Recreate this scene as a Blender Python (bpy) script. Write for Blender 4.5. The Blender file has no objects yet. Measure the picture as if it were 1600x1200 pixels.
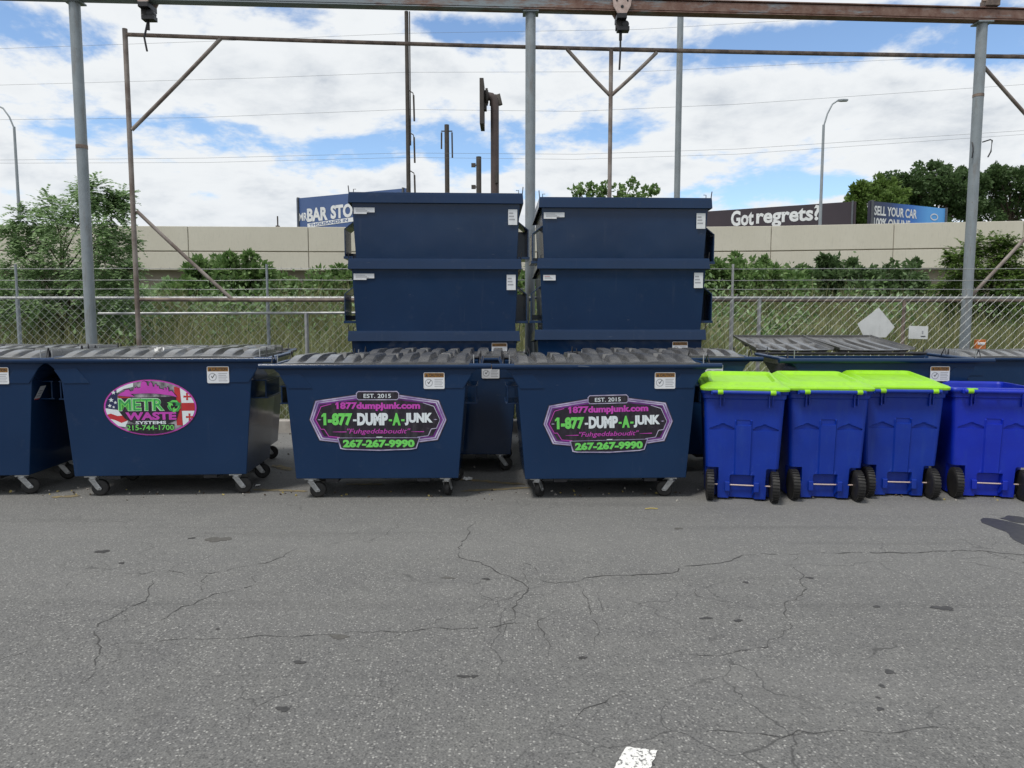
import bpy, math, random
from mathutils import Vector, Matrix, Euler
R = math.radians
scene = bpy.context.scene
COL = scene.collection

# ------------------------------------------------------------------ camera
F = 1130.0; CAMH = 1.65; TILT = math.atan(100 / F)
cd = bpy.data.cameras.new("camera"); cam = bpy.data.objects.new("camera", cd); COL.objects.link(cam)
cam.location = (0, 0, CAMH); cam.rotation_euler = (math.pi / 2 - TILT, 0, 0)
cd.sensor_width = 36; cd.lens = 36 * F / 1600; cd.clip_end = 3000; cd.clip_start = 0.05
scene.camera = cam
CT, ST = math.cos(TILT), math.sin(TILT)
def ray(px, py):
    u = (px - 800) / F; v = (600 - py) / F
    return Vector((u, CT + v * ST, -ST + v * CT))
def at(px, py, Y):
    d = ray(px, py); return d * (Y / d.y) + Vector((0, 0, CAMH))
def gnd(px, py, z=0.0):
    d = ray(px, py); return d * ((z - CAMH) / d.z) + Vector((0, 0, CAMH))
def pxX(px, Y, z):            # X of a column at depth Y and height z
    # py is irrelevant to first order: solve with the point's depth along the axis
    depth = Y * CT + (CAMH - z) * ST
    return (px - 800) / F * depth

# ------------------------------------------------------------------ node helpers
class NT:
    def __init__(s, tree): s.t = tree; s.n = tree.nodes; s.l = tree.links
    def node(s, typ, **kw):
        n = s.n.new(typ)
        for k, v in kw.items(): setattr(n, k, v)
        return n
    def put(s, sock, val):
        if isinstance(val, bpy.types.NodeSocket): s.l.new(val, sock)
        elif isinstance(val, (tuple, list)) and len(val) == 3 and sock.type == 'RGBA': sock.default_value = (*val, 1)
        else: sock.default_value = val
    def math(s, op, a, b=0.0, c=0.0, clamp=False):
        n = s.node('ShaderNodeMath', operation=op); n.use_clamp = clamp
        s.put(n.inputs[0], a); s.put(n.inputs[1], b)
        if len(n.inputs) > 2: s.put(n.inputs[2], c)
        return n.outputs[0]
    def vmath(s, op, a, b=(0, 0, 0)):
        n = s.node('ShaderNodeVectorMath', operation=op); s.put(n.inputs[0], a); s.put(n.inputs[1], b)
        return n.outputs[1] if op in ('LENGTH', 'DOT_PRODUCT', 'DISTANCE') else n.outputs[0]
    def noise(s, vec, scale, detail=3, rough=.5, dist=0):
        n = s.node('ShaderNodeTexNoise'); s.put(n.inputs['Vector'], vec)
        n.inputs['Scale'].default_value = scale; n.inputs['Detail'].default_value = detail
        n.inputs['Roughness'].default_value = rough; n.inputs['Distortion'].default_value = dist
        return n.outputs[0]
    def voro(s, vec, scale, feature='F1'):
        n = s.node('ShaderNodeTexVoronoi', feature=feature); s.put(n.inputs['Vector'], vec)
        n.inputs['Scale'].default_value = scale; return n
    def ramp(s, fac, stops, interp='LINEAR'):
        n = s.node('ShaderNodeValToRGB'); s.put(n.inputs[0], fac); cr = n.color_ramp; cr.interpolation = interp
        while len(cr.elements) < len(stops): cr.elements.new(1)
        for e, (p, c) in zip(cr.elements, stops):
            e.position = p; e.color = (*c, 1) if len(c) == 3 else c
        return n.outputs[0]
    def mix(s, fac, a, b, mode='MIX'):
        n = s.node('ShaderNodeMix', data_type='RGBA', blend_type=mode)
        s.put(n.inputs[0], fac); s.put(n.inputs[6], a); s.put(n.inputs[7], b)
        return n.outputs[2]
    def maprange(s, v, a, b, c=0, d=1, smooth=False):
        n = s.node('ShaderNodeMapRange'); n.clamp = True
        if smooth: n.interpolation_type = 'SMOOTHSTEP'
        s.put(n.inputs[0], v); n.inputs[1].default_value = a; n.inputs[2].default_value = b
        n.inputs[3].default_value = c; n.inputs[4].default_value = d
        return n.outputs[0]

# ------------------------------------------------------------------ world
SUN_EL, SUN_AZ = R(62), R(222)      # azimuth clockwise from +Y
w = bpy.data.worlds.new("World"); scene.world = w; w.use_nodes = True
t = NT(w.node_tree); t.n.clear()
out = t.node('ShaderNodeOutputWorld')
sky = t.node('ShaderNodeTexSky'); sky.sky_type = 'NISHITA'; sky.sun_disc = False
sky.sun_elevation = SUN_EL; sky.sun_rotation = SUN_AZ; sky.air_density = 1.0; sky.dust_density = 0.0; sky.ozone_density = 3.5
bg1 = t.node('ShaderNodeBackground'); t.l.new(sky.outputs[0], bg1.inputs[0]); bg1.inputs[1].default_value = 0.15
tc = t.node('ShaderNodeTexCoord'); D = tc.outputs['Generated']
sep = t.node('ShaderNodeSeparateXYZ'); t.l.new(D, sep.inputs[0])
dx, dy, dz = sep.outputs
zc = t.math('ADD', t.math('MAXIMUM', dz, 0.0), 0.24)
cmb = t.node('ShaderNodeCombineXYZ')
t.put(cmb.inputs[0], t.math('DIVIDE', dx, zc)); t.put(cmb.inputs[1], t.math('DIVIDE', dy, zc)); cmb.inputs[2].default_value = 3.7
CP = cmb.outputs[0]
warp = t.vmath('ADD', CP, t.vmath('MULTIPLY', t.vmath('SUBTRACT', t.node('ShaderNodeTexNoise').outputs[1], (.5, .5, .5)), (.0, .0, 0)))
n1 = t.noise(CP, 2.1, 9, .60, .15)
n2 = t.noise(t.vmath('ADD', CP, (5.3, 2.1, 0)), 5.2, 8, .6, .1)
dens = t.math('ADD', t.math('MULTIPLY', n1, .75), t.math('MULTIPLY', n2, .25))
# breaks of clear blue between the clouds (directions in the sky)
gaps = None
for (px, py, sx, sy, a) in [(1290, 60, 290, 34, .19), (680, 42, 90, 26, .15), (330, 205, 120, 20, .07), (520, 228, 90, 18, .05), (1000, 175, 75, 55, .09), (1230, 290, 150, 24, .13),
                            (735, 278, 110, 50, .13), (130, 60, 110, 32, .14), (1560, 70, 80, 35, .12), (30, 200, 90, 22, .04)]:
    d = ray(px, py).normalized()
    ex = t.math('DIVIDE', t.math('SUBTRACT', dx, d.x), sx / F)
    ez = t.math('DIVIDE', t.math('SUBTRACT', dz, d.z), sy / F)
    r2 = t.math('ADD', t.math('MULTIPLY', ex, ex), t.math('MULTIPLY', ez, ez))
    g = t.math('MULTIPLY', t.math('POWER', 2.718, t.math('MULTIPLY', r2, -1.0)), a * 1.15)
    gaps = g if gaps is None else t.math('ADD', gaps, g)
front = t.maprange(dy, 0.0, .3)
dens = t.math('SUBTRACT', dens, t.math('MULTIPLY', gaps, front))
cover = t.maprange(dens, .360, .455, 0, 1, True)
thick = t.maprange(dens, .45, .66, 0, 1, True)
n3 = t.noise(t.vmath('ADD', CP, (1.7, 9.2, 4)), 3.6, 7, .6, .2)
shade = t.math('MULTIPLY', thick, t.maprange(n3, .36, .62))
ccol = t.mix(shade, (.74, .765, .785), (.38, .43, .50))
hz = t.maprange(dz, 0.0, .2, .55, 0)
ccol = t.mix(hz, ccol, (.66, .70, .745))
bg2 = t.node('ShaderNodeBackground'); t.l.new(ccol, bg2.inputs[0]); bg2.inputs[1].default_value = 1.0
ms = t.node('ShaderNodeMixShader'); t.l.new(cover, ms.inputs[0]); t.l.new(bg1.outputs[0], ms.inputs[1]); t.l.new(bg2.outputs[0], ms.inputs[2])
t.l.new(ms.outputs[0], out.inputs[0])

ld = bpy.data.lights.new("sun", 'SUN'); ld.energy = 2.3; ld.angle = R(12); ld.color = (1, .95, .88)
sun = bpy.data.objects.new("sun", ld); COL.objects.link(sun)
sdir = Vector((math.sin(SUN_AZ) * math.cos(SUN_EL), math.cos(SUN_AZ) * math.cos(SUN_EL), math.sin(SUN_EL)))
sun.rotation_euler = sdir.to_track_quat('Z', 'Y').to_euler(); sun.location = sdir * 50
vs = scene.view_settings; vs.view_transform = 'Standard'; vs.look = 'None'; vs.exposure = .25; vs.gamma = 1
scene.render.resolution_x = 1024; scene.render.resolution_y = 768

# ------------------------------------------------------------------ materials
MATS = {}
def mat(name, a, b=None, scale=8, rough=.5, metal=0, bump=0, bscale=60, lo=.35, hi=.65, ior=1.45, coat=0, rvar=0, detail=4):
    m = bpy.data.materials.new(name); m.use_nodes = True; t = NT(m.node_tree)
    p = t.n['Principled BSDF']; co = t.node('ShaderNodeTexCoord').outputs['Object']
    if b is None: b = tuple(c * .8 for c in a)
    n = t.noise(co, scale, detail, .6)
    t.put(p.inputs['Base Color'], t.mix(t.maprange(n, lo, hi), a, b))
    p.inputs['Metallic'].default_value = metal; p.inputs['IOR'].default_value = ior
    p.inputs['Coat Weight'].default_value = coat; p.inputs['Coat Roughness'].default_value = .08
    if rvar: t.put(p.inputs['Roughness'], t.maprange(t.noise(co, scale * 1.7, 4, .6), .3, .7, rough - rvar, rough + rvar))
    else: p.inputs['Roughness'].default_value = rough
    if bump:
        bn = t.node('ShaderNodeBump'); bn.inputs['Strength'].default_value = bump; bn.inputs['Distance'].default_value = .01
        t.l.new(t.noise(co, bscale, 3), bn.inputs['Height']); t.l.new(bn.outputs[0], p.inputs['Normal'])
    MATS[name] = m; return m

def blue_paint():
    m = bpy.data.materials.new('blue_paint'); m.use_nodes = True; t = NT(m.node_tree); p = t.n['Principled BSDF']
    co = t.node('ShaderNodeTexCoord').outputs['Object']; inf = t.node('ShaderNodeObjectInfo')
    off = t.vmath('ADD', co, t.node('ShaderNodeCombineXYZ').outputs[0])
    cx = t.node('ShaderNodeCombineXYZ'); t.put(cx.inputs[0], t.math('MULTIPLY', inf.outputs['Random'], 37.0)); co2 = t.vmath('ADD', co, cx.outputs[0])
    base = t.mix(t.maprange(t.noise(co2, 1.3, 3), .3, .7), (.0062, .0235, .068), (.0084, .029, .080))
    dust = t.maprange(t.noise(co2, 5, 8, .72), .58, .80, 0, .16)
    st = t.node('ShaderNodeMapping'); t.put(st.inputs[0], co2); st.inputs['Scale'].default_value = (9, 9, .6)
    streak = t.maprange(t.noise(st.outputs[0], 2.2, 5, .6), .62, .82, 0, .10)
    base = t.mix(t.math('ADD', dust, streak), base, (.12, .13, .15))
    sc = t.node('ShaderNodeMapping'); t.put(sc.inputs[0], co2); sc.inputs['Scale'].default_value = (2, 2, 14); sc.inputs['Rotation'].default_value = (0, .5, 0)
    scr = t.math('MULTIPLY', t.maprange(t.noise(sc.outputs[0], 3.0, 2, .5), .70, .72), t.maprange(t.noise(co2, 2.3, 3), .56, .66))
    base = t.mix(t.math('MULTIPLY', scr, .3), base, (.25, .27, .30))
    t.put(p.inputs['Base Color'], base)
    t.put(p.inputs['Roughness'], t.maprange(t.noise(co2, 3, 6, .7), .3, .75, .06, .20))
    p.inputs['IOR'].default_value = 1.37
    bn = t.node('ShaderNodeBump'); bn.inputs['Strength'].default_value = .08; bn.inputs['Distance'].default_value = .02
    t.l.new(t.noise(co2, 3.2, 2, .4), bn.inputs['Height']); t.l.new(bn.outputs[0], p.inputs['Normal'])
    MATS['blue_paint'] = m
blue_paint()
mat('lid_plastic', (.075, .076, .078), (.115, .115, .116), 6, .23, rvar=.07, ior=1.52, bump=.04, bscale=150)
mat('rubber', (.012, .012, .013), (.022, .021, .020), 20, .6)
mat('black_metal', (.010, .011, .014), (.018, .018, .022), 14, .45)
mat('axle_steel', (.55, .42, .38), (.6, .5, .46), 25, .4, metal=.2)
mat('mesh_wire', (.42, .44, .44), (.33, .35, .35), 10, .45, metal=.1)
mat('zinc', (.52, .53, .54), (.36, .37, .38), 25, .32, metal=.75)
mat('white_label', (.66, .68, .71), (.58, .60, .64), 12, .4)
mat('label_orange', (.30, .14, .02), (.24, .11, .02), 20, .45)
mat('label_dark', (.03, .03, .035), None, 20, .5)
mat('label_grey', (.36, .37, .40), None, 20, .5)
mat('label_red', (.45, .05, .05), None, 20, .5)
mat('decal_black', (.012, .010, .016), (.022, .016, .028), 9, .35)
mat('decal_silver', (.48, .46, .60), (.22, .18, .34), 7, .3, detail=2)
mat('decal_purple', (.17, .03, .24), (.06, .015, .10), 6, .35)
mat('decal_magenta', (.50, .06, .42), (.42, .05, .36), 8, .4)
mat('decal_green', (.16, .62, .12), (.13, .54, .10), 8, .4)
mat('decal_darkgreen', (.03, .30, .09), (.02, .22, .07), 8, .4)
mat('decal_white', (.66, .72, .75), (.60, .66, .70), 8, .4)
mat('decal_smoke', (.34, .33, .36), (.06, .055, .065), 11, .4, lo=.38, hi=.62)
mat('decal_navy', (.018, .024, .09), (.012, .016, .06), 8, .4)
mat('decal_red', (.48, .03, .035), (.38, .025, .03), 8, .4)
mat('cart_blue', (.001, .024, .26), (.0015, .029, .31), 3, .42, rvar=.07, bump=.12, bscale=220)
mat('cart_blue_bright', (.002, .017, .35), (.003, .022, .41), 3, .42, rvar=.07, bump=.12, bscale=220)
mat('lime_plastic', (.27, .60, .012), (.24, .54, .012), 4, .42, rvar=.05)
mat('galvanised', (.40, .41, .41), (.27, .28, .29), 10, .42, metal=.4)
mat('grey_pipe', (.25, .285, .31), (.195, .225, .245), 5, .45, metal=.15, lo=.3, hi=.7)
mat('rusty_pipe', (.22, .17, .14), (.10, .075, .065), 6, .65, lo=.4, hi=.6)
mat('worn_pipe', (.25, .22, .20), (.135, .105, .09), 4, .6, lo=.38, hi=.62)
mat('dark_pole', (.045, .040, .036), (.07, .06, .055), 4, .75)
mat('brown_pipe', (.085, .062, .058), (.060, .045, .044), 5, .6)
mat('lamp_grey', (.30, .33, .36), (.25, .28, .31), 3, .5, metal=.2)
mat('pinkish_steel', (.48, .38, .35), (.36, .27, .24), 20, .55)
mat('concrete', (.54, .515, .45), (.50, .475, .41), .5, .85, bump=.25, bscale=30, detail=8)
mat('concrete_dark', (.30, .265, .22), (.24, .21, .17), 1.0, .9, detail=8)
mat('kerb_concrete', (.42, .40, .37), (.28, .26, .24), 5, .85, detail=8)
mat('bark', (.075, .058, .042), (.05, .04, .03), 9, .9, bump=.4, bscale=20)
mat('sign_white', (.60, .62, .62), (.52, .54, .54), 5, .5)
mat('board_blue', (.065, .115, .27), (.055, .10, .24), .5, .5)
mat('board_brown', (.045, .034, .045), (.036, .028, .038), .5, .5)
mat('board_letters', (.75, .77, .80), None, 1, .5)
mat('board_frame', (.10, .11, .13), None, 2, .6)
mat('orange_plastic', (.55, .16, .03), None, 5, .5)
mat('paper', (.75, .75, .74), (.6, .6, .59), 15, .8)
mat('straw', (.42, .34, .12), None, 15, .8)
mat('paint_white', (.68, .68, .66), (.13, .13, .13), 75, .75, lo=.54, hi=.62, detail=3)
mat('wire', (.20, .21, .22), None, 5, .6)
# beam: grey paint lost to rust towards its far end
m = mat('beam_paint', (.20, .235, .26), None, 3, .6); t = NT(m.node_tree); p = t.n['Principled BSDF']
co = t.node('ShaderNodeTexCoord').outputs['Object']; s_ = t.node('ShaderNodeSeparateXYZ'); t.l.new(co, s_.inputs[0])
st = t.node('ShaderNodeMapping'); t.put(st.inputs[0], co); st.inputs['Scale'].default_value = (1, 3, 5)
fac = t.math('ADD', t.noise(st.outputs[0], 1.6, 9, .7), t.maprange(s_.outputs[0], -4, 3, -.10, .17))
rust = t.mix(t.maprange(t.noise(co, 7, 6, .7), .35, .65), (.115, .052, .036), (.20, .13, .105))
t.put(p.inputs['Base Color'], t.mix(t.maprange(fac, .47, .60), (.20, .235, .26), rust))
# billboard print that runs from near-black into bright blue
m = mat('board_sellcar', (.05, .1, .3), None, 1, .5); t = NT(m.node_tree); p = t.n['Principled BSDF']
co = t.node('ShaderNodeTexCoord').outputs['Object']; s_ = t.node('ShaderNodeSeparateXYZ'); t.l.new(co, s_.inputs[0])
t.put(p.inputs['Base Color'], t.ramp(t.maprange(s_.outputs[0], 0, 6.4), [(0, (.035, .035, .055)), (.35, (.03, .06, .17)), (.7, (.035, .16, .55)), (1, (.10, .36, .80))]))

def scuff(name, col, amt, hi=.70):
    m = MATS[name]; t = NT(m.node_tree); p = t.n['Principled BSDF']; src = p.inputs['Base Color'].links[0].from_socket
    co = t.node('ShaderNodeTexCoord').outputs['Object']; cx = t.node('ShaderNodeCombineXYZ'); t.put(cx.inputs[0], t.math('MULTIPLY', t.node('ShaderNodeObjectInfo').outputs['Random'], 41.0))
    co = t.vmath('ADD', co, cx.outputs[0]); mp = t.node('ShaderNodeMapping'); t.put(mp.inputs[0], co); mp.inputs['Scale'].default_value = (6, 6, 1.1)
    a = t.maprange(t.noise(mp.outputs[0], 2.4, 7, .7), .52, hi, 0, amt); b = t.maprange(t.noise(co, 34, 4, .7), .60, .72, 0, amt * 1.3)
    t.put(p.inputs['Base Color'], t.mix(t.math('MAXIMUM', a, b), src, col))
scuff('cart_blue', (.03, .08, .28), .25); scuff('cart_blue_bright', (.03, .08, .34), .22); scuff('lime_plastic', (.16, .30, .06), .40); scuff('lid_plastic', (.17, .165, .15), .45)
scuff('decal_black', (.10, .10, .11), .35); scuff('grey_pipe', (.16, .14, .125), .6); scuff('sign_white', (.40, .41, .40), .5); scuff('concrete', (.40, .385, .34), .5)
def leaf_mat(name, cols, trans=.25):
    m = bpy.data.materials.new(name); m.use_nodes = True; t = NT(m.node_tree); t.n.clear()
    out = t.node('ShaderNodeOutputMaterial'); g = t.node('ShaderNodeNewGeometry')
    k = len(cols); c = t.ramp(g.outputs['Random Per Island'], [(i / max(1, k - 1), q) for i, q in enumerate(cols)])
    co = t.node('ShaderNodeTexCoord').outputs['Object']
    c = t.mix(t.maprange(t.noise(co, .9, 3),   .35, .65, 0, .3), c, tuple(x * .65 for x in cols[0]))
    d = t.node('ShaderNodeBsdfPrincipled'); t.l.new(c, d.inputs['Base Color']); d.inputs['Roughness'].default_value = .55; d.inputs['IOR'].default_value = 1.35
    tr = t.node('ShaderNodeBsdfTranslucent'); t.l.new(c, tr.inputs[0])
    mx = t.node('ShaderNodeMixShader'); mx.inputs[0].default_value = trans
    t.l.new(d.outputs[0], mx.inputs[1]); t.l.new(tr.outputs[0], mx.inputs[2]); t.l.new(mx.outputs[0], out.inputs[0])
    MATS[name] = m
leaf_mat('leaf_soft', [(.22, .34, .15), (.27, .40, .19), (.32, .45, .23), (.36, .48, .29)], .45)
leaf_mat('leaf_dark', [(.058, .105, .038), (.082, .142, .052), (.118, .185, .075)], .4)
leaf_mat('leaf_mid', [(.09, .17, .05), (.125, .22, .065), (.17, .27, .09), (.22, .31, .13)], .4)
leaf_mat('leaf_yellow', [(.095, .165, .04), (.14, .225, .05), (.18, .27, .075)], .4)
leaf_mat('grass_dry', [(.10, .13, .05), (.16, .17, .075), (.22, .22, .10), (.29, .27, .15), (.12, .16, .06)], .3)

# asphalt
m = bpy.data.materials.new('asphalt'); m.use_nodes = True; t = NT(m.node_tree); p = t.n['Principled BSDF']
co = t.node('ShaderNodeTexCoord').outputs['Object']
big = t.noise(co, .35, 6, .6); mid = t.noise(co, 3.0, 6, .65); fine = t.noise(co, 45, 3, .6)
base = t.mix(t.maprange(big, .3, .7), (.112, .112, .109), (.146, .146, .140))
base = t.mix(t.maprange(mid, .38, .70), base, (.105, .105, .105))
v1 = t.voro(co, 80); vs_ = t.node('ShaderNodeSeparateColor'); t.l.new(v1.outputs['Color'], vs_.inputs[0])
stone = t.math('MULTIPLY', t.maprange(vs_.outputs[0], .50, .98), t.maprange(v1.outputs['Distance'], .52, .30))
base = t.mix(t.math('MULTIPLY', stone, .85), base, (.42, .415, .395))
darkp = t.math('MULTIPLY', t.maprange(vs_.outputs[1], .55, .95), t.maprange(v1.outputs['Distance'], .6, .35))
base = t.mix(t.math('MULTIPLY', darkp, .75), base, (.030, .030, .032))
v2 = t.voro(co, 160); v2s = t.node('ShaderNodeSeparateColor'); t.l.new(v2.outputs['Color'], v2s.inputs[0])
base = t.mix(t.maprange(v2s.outputs[0], .2, 1, 0, .42), base, (.20, .20, .195))
base = t.mix(t.maprange(v2s.outputs[1], .55, 1, 0, .65), base, (.045, .045, .046))
blot = t.math('MULTIPLY', t.maprange(t.noise(co, 1.1, 7, .7, .6), .60, .72), .35)
base = t.mix(blot, base, (.060, .059, .058))
pale = t.maprange(t.noise(t.vmath('MULTIPLY', co, (.25, 1.0, 1)), .9, 5, .6), .50, .72, 0, .30)
base = t.mix(pale, base, (.205, .202, .195))
wn = t.node('ShaderNodeTexNoise'); t.put(wn.inputs['Vector'], co); wn.inputs['Scale'].default_value = 3.5; wn.inputs['Detail'].default_value = 6
sxyz = t.node('ShaderNodeSeparateXYZ'); t.l.new(co, sxyz.inputs[0])
wv = t.vmath('ADD', co, t.vmath('MULTIPLY', t.vmath('SUBTRACT', wn.outputs[1], (.5, .5, .5)), (.35, .35, 0)))
hair = None
for sc_, wd_ in ((.75, .0036), (1.9, .0030)):
    ve = t.voro(wv, sc_, 'DISTANCE_TO_EDGE'); hh_ = t.maprange(ve.outputs['Distance'], wd_ * sc_ * 1.6, wd_ * sc_ * .5, 0, 1)
    hh_ = t.math('MULTIPLY', hh_, t.maprange(t.noise(t.vmath('ADD', co, (sc_ * 9, 3, 0)), .8, 3, .6), .50, .62, 0, .75)); hair = hh_ if hair is None else t.math('MAXIMUM', hair, hh_)
base = t.mix(hair, base, (.040, .040, .040))
graze_light = t.math('ADD', sxyz.outputs[1], t.math('MULTIPLY', t.noise(t.vmath('MULTIPLY', co, (.3, 1.2, 1)), 1.0, 5, .65), 2.2))
base = t.mix(t.maprange(graze_light, 4.6, 6.6, 0, .32, True), base, (.188, .190, .183))  # paler farther from the camera: grazing light put into the asphalt colour
scuff = t.math('MULTIPLY', t.maprange(t.noise(t.vmath('MULTIPLY', co, (.12, 2.4, 1)), 1.6, 5, .6), .56, .72, 0, .30), 1.0)
base = t.mix(scuff, base, (.062, .062, .061))
t.put(p.inputs['Base Color'], base); p.inputs['Roughness'].default_value = .82
bn = t.node('ShaderNodeBump'); bn.inputs['Strength'].default_value = .55; bn.inputs['Distance'].default_value = .006
t.l.new(t.math('ADD', t.math('MULTIPLY', v1.outputs['Distance'], -.8), fine), bn.inputs['Height']); t.l.new(bn.outputs[0], p.inputs['Normal'])
MATS['asphalt'] = m
mat('crack', (.045, .045, .045), (.068, .067, .066), 20, .9)
mat('oil_stain', (.035, .034, .034), (.055, .054, .053), 30, .55, detail=8)
mat('wet_stain', (.030, .031, .032), (.045, .046, .046), 25, .5, detail=8)
mat('patch_brown', (.072, .070, .064), (.105, .102, .096), 40, .85, detail=8)
mat('yellow_line', (.27, .21, .09), (.13, .12, .10), 14, .85, detail=8)
m = mat('soil', (.065, .095, .034), (.13, .135, .065), .6, .95, detail=8)

# ------------------------------------------------------------------ mesh builder
class MB:
    def __init__(s): s.v = []; s.f = []; s.m = []; s.s = []; s.mats = []
    def mi(s, m):
        if m not in s.mats: s.mats.append(m)
        return s.mats.index(m)
    def add(s, vs, fs, m, smooth=False):
        o = len(s.v); k = s.mi(m); s.v.extend([tuple(v) for v in vs])
        for f in fs: s.f.append(tuple(i + o for i in f)); s.m.append(k); s.s.append(smooth)
        return s
    def box(s, c, size, m, rot=None):
        hx, hy, hz = (q / 2 for q in size); c = Vector(c)
        vs = [Vector((x, y, z)) for z in (-hz, hz) for y in (-hy, hy) for x in (-hx, hx)]
        if rot is not None: vs = [rot @ v for v in vs]
        return s.add([v + c for v in vs], [(0, 2, 3, 1), (4, 5, 7, 6), (0, 1, 5, 4), (2, 6, 7, 3), (0, 4, 6, 2), (1, 3, 7, 5)], m)
    def tube(s, pts, r, m, n=10, caps=True, smooth=True):
        pts = [Vector(p) for p in pts]; k = len(pts); rs = r if isinstance(r, (list, tuple)) else [r] * k
        vs = []; up = None
        for i, p in enumerate(pts):
            d = (pts[min(i + 1, k - 1)] - pts[max(i - 1, 0)]).normalized()
            if up is None:
                up = Vector((0, 0, 1)) if abs(d.z) < .9 else Vector((1, 0, 0))
            a = d.cross(up)
            if a.length < 1e-5: a = d.cross(Vector((0, 1, 0)))
            a.normalize(); b = d.cross(a).normalized(); up = -b if False else up
            for j in range(n):
                q = 2 * math.pi * j / n; vs.append(p + a * (math.cos(q) * rs[i]) + b * (math.sin(q) * rs[i]))
        fs = [(i * n + j, i * n + (j + 1) % n, (i + 1) * n + (j + 1) % n, (i + 1) * n + j) for i in range(k - 1) for j in range(n)]
        s.add(vs, fs, m, smooth)
        if caps:
            s.add(vs[:n], [tuple(range(n))[::-1]], m); s.add(vs[-n:], [tuple(range(n))], m)
        return s
    def loft(s, rings, m, smooth=False, cap0=True, cap1=True):
        n = len(rings[0]); vs = [v for r in rings for v in r]
        fs = [(i * n + j, i * n + (j + 1) % n, (i + 1) * n + (j + 1) % n, (i + 1) * n + j) for i in range(len(rings) - 1) for j in range(n)]
        if cap0: fs.append(tuple(range(n))[::-1])
        if cap1: fs.append(tuple((len(rings) - 1) * n + j for j in range(n)))
        return s.add(vs, fs, m, smooth)
    def prism(s, poly, a, b, m, fn):      # poly in 2-D, fn(u, v, d) -> 3-D; d from a to b
        n = len(poly); vs = [fn(u, v, a) for u, v in poly] + [fn(u, v, b) for u, v in poly]
        fs = [tuple(range(n))[::-1], tuple(range(n, 2 * n))] + [(i, (i + 1) % n, n + (i + 1) % n, n + i) for i in range(n)]
        return s.add(vs, fs, m)
    def lathe(s, prof, m, axis='X', c=(0, 0, 0), n=20, smooth=True):   # prof: list of (along, radius)
        c = Vector(c); rings = []
        for a, r in prof:
            ring = []
            for j in range(n):
                q = 2 * math.pi * j / n; u, v = r * math.cos(q), r * math.sin(q)
                ring.append(c + Vector({'X': (a, u, v), 'Y': (u, a, v), 'Z': (u, v, a)}[axis]))
            rings.append(ring)
        return s.loft(rings, m, smooth)
    def build(s, name, parent=None, bevel=0, recalc=False, solid=0):
        me = bpy.data.meshes.new(name); me.from_pydata(s.v, [], s.f)
        for m in s.mats: me.materials.append(MATS[m])
        me.polygons.foreach_set('material_index', s.m); me.polygons.foreach_set('use_smooth', s.s)
        me.update()
        if recalc:
            import bmesh
            bm = bmesh.new(); bm.from_mesh(me); bmesh.ops.remove_doubles(bm, verts=bm.verts, dist=1e-5); bmesh.ops.recalc_face_normals(bm, faces=bm.faces); bm.to_mesh(me); bm.free()
        o = bpy.data.objects.new(name, me); COL.objects.link(o)
        if parent: o.parent = parent
        if solid: md = o.modifiers.new('solid', 'SOLIDIFY'); md.thickness = solid; md.offset = 1
        if bevel:
            md = o.modifiers.new('bevel', 'BEVEL'); md.width = bevel; md.segments = 2; md.limit_method = 'ANGLE'; md.angle_limit = R(35)
        return o

def thing(name, loc, label, cat, group=None, rz=0):
    o = bpy.data.objects.new(name, None); COL.objects.link(o); o.location = loc; o.rotation_euler = (0, 0, rz)
    o.empty_display_size = .2; return tag(o, label, cat, group)
def tag(o, label, cat, group=None, kind=None):
    o['label'] = label; o['category'] = cat
    if group: o['group'] = group
    if kind: o['kind'] = kind
    return o
def struct(o): o['kind'] = 'structure'; return o
def copy_tree(o, parent=None):
    c = o.copy(); COL.objects.link(c); c.parent = parent
    for ch in list(o.children): copy_tree(ch, c)
    return c
def place(src, loc, label, rz=0, sc=(1, 1, 1), first=False):
    o = src if first else copy_tree(src)
    o.location = loc; o.rotation_euler = (0, 0, rz); o.scale = sc; o['label'] = label
    return o

_tc = {}
def text_geo(body, offset=0, shear=0):
    key = (body, offset, shear)
    if key in _tc: return _tc[key]
    cu = bpy.data.curves.new('t', 'FONT'); cu.body = body; cu.offset = offset; cu.shear = shear; cu.resolution_u = 3; cu.fill_mode = 'FRONT'
    ob = bpy.data.objects.new('t', cu); COL.objects.link(ob)
    dg = bpy.context.evaluated_depsgraph_get(); dg.update(); ev = ob.evaluated_get(dg); me = ev.to_mesh()
    vs = [(v.co.x, v.co.y) for v in me.vertices]; fs = [tuple(p.vertices) for p in me.polygons]; ev.to_mesh_clear()
    bpy.data.objects.remove(ob); bpy.data.curves.remove(cu)
    x0 = min(v[0] for v in vs); x1 = max(v[0] for v in vs); y0 = min(v[1] for v in vs); y1 = max(v[1] for v in vs)
    g = ([((x - x0) / (x1 - x0), (y - y0) / (y1 - y0)) for x, y in vs], fs); _tc[key] = g; return g
def put_text(mb, body, box, m, fn, d, offset=0, shear=0, slant=0):
    x0, x1, y0, y1 = box      # y0 bottom, y1 top, in the drawing's own units
    vs, fs = text_geo(body, offset, shear)
    mb.add([fn(x0 + (x1 - x0) * u, y0 + (y1 - y0) * v + slant * (x0 + (x1 - x0) * u), d) for u, v in vs], fs, m)
def put_poly(mb, poly, m, fn, d): mb.add([fn(u, v, d) for u, v in poly], [tuple(range(len(poly)))], m)
def ring_poly(mb, outer, inner, m, fn, d):
    n = len(outer); mb.add([fn(u, v, d) for u, v in outer + inner], [(i, (i + 1) % n, n + (i + 1) % n, n + i) for i in range(n)], m)
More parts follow.
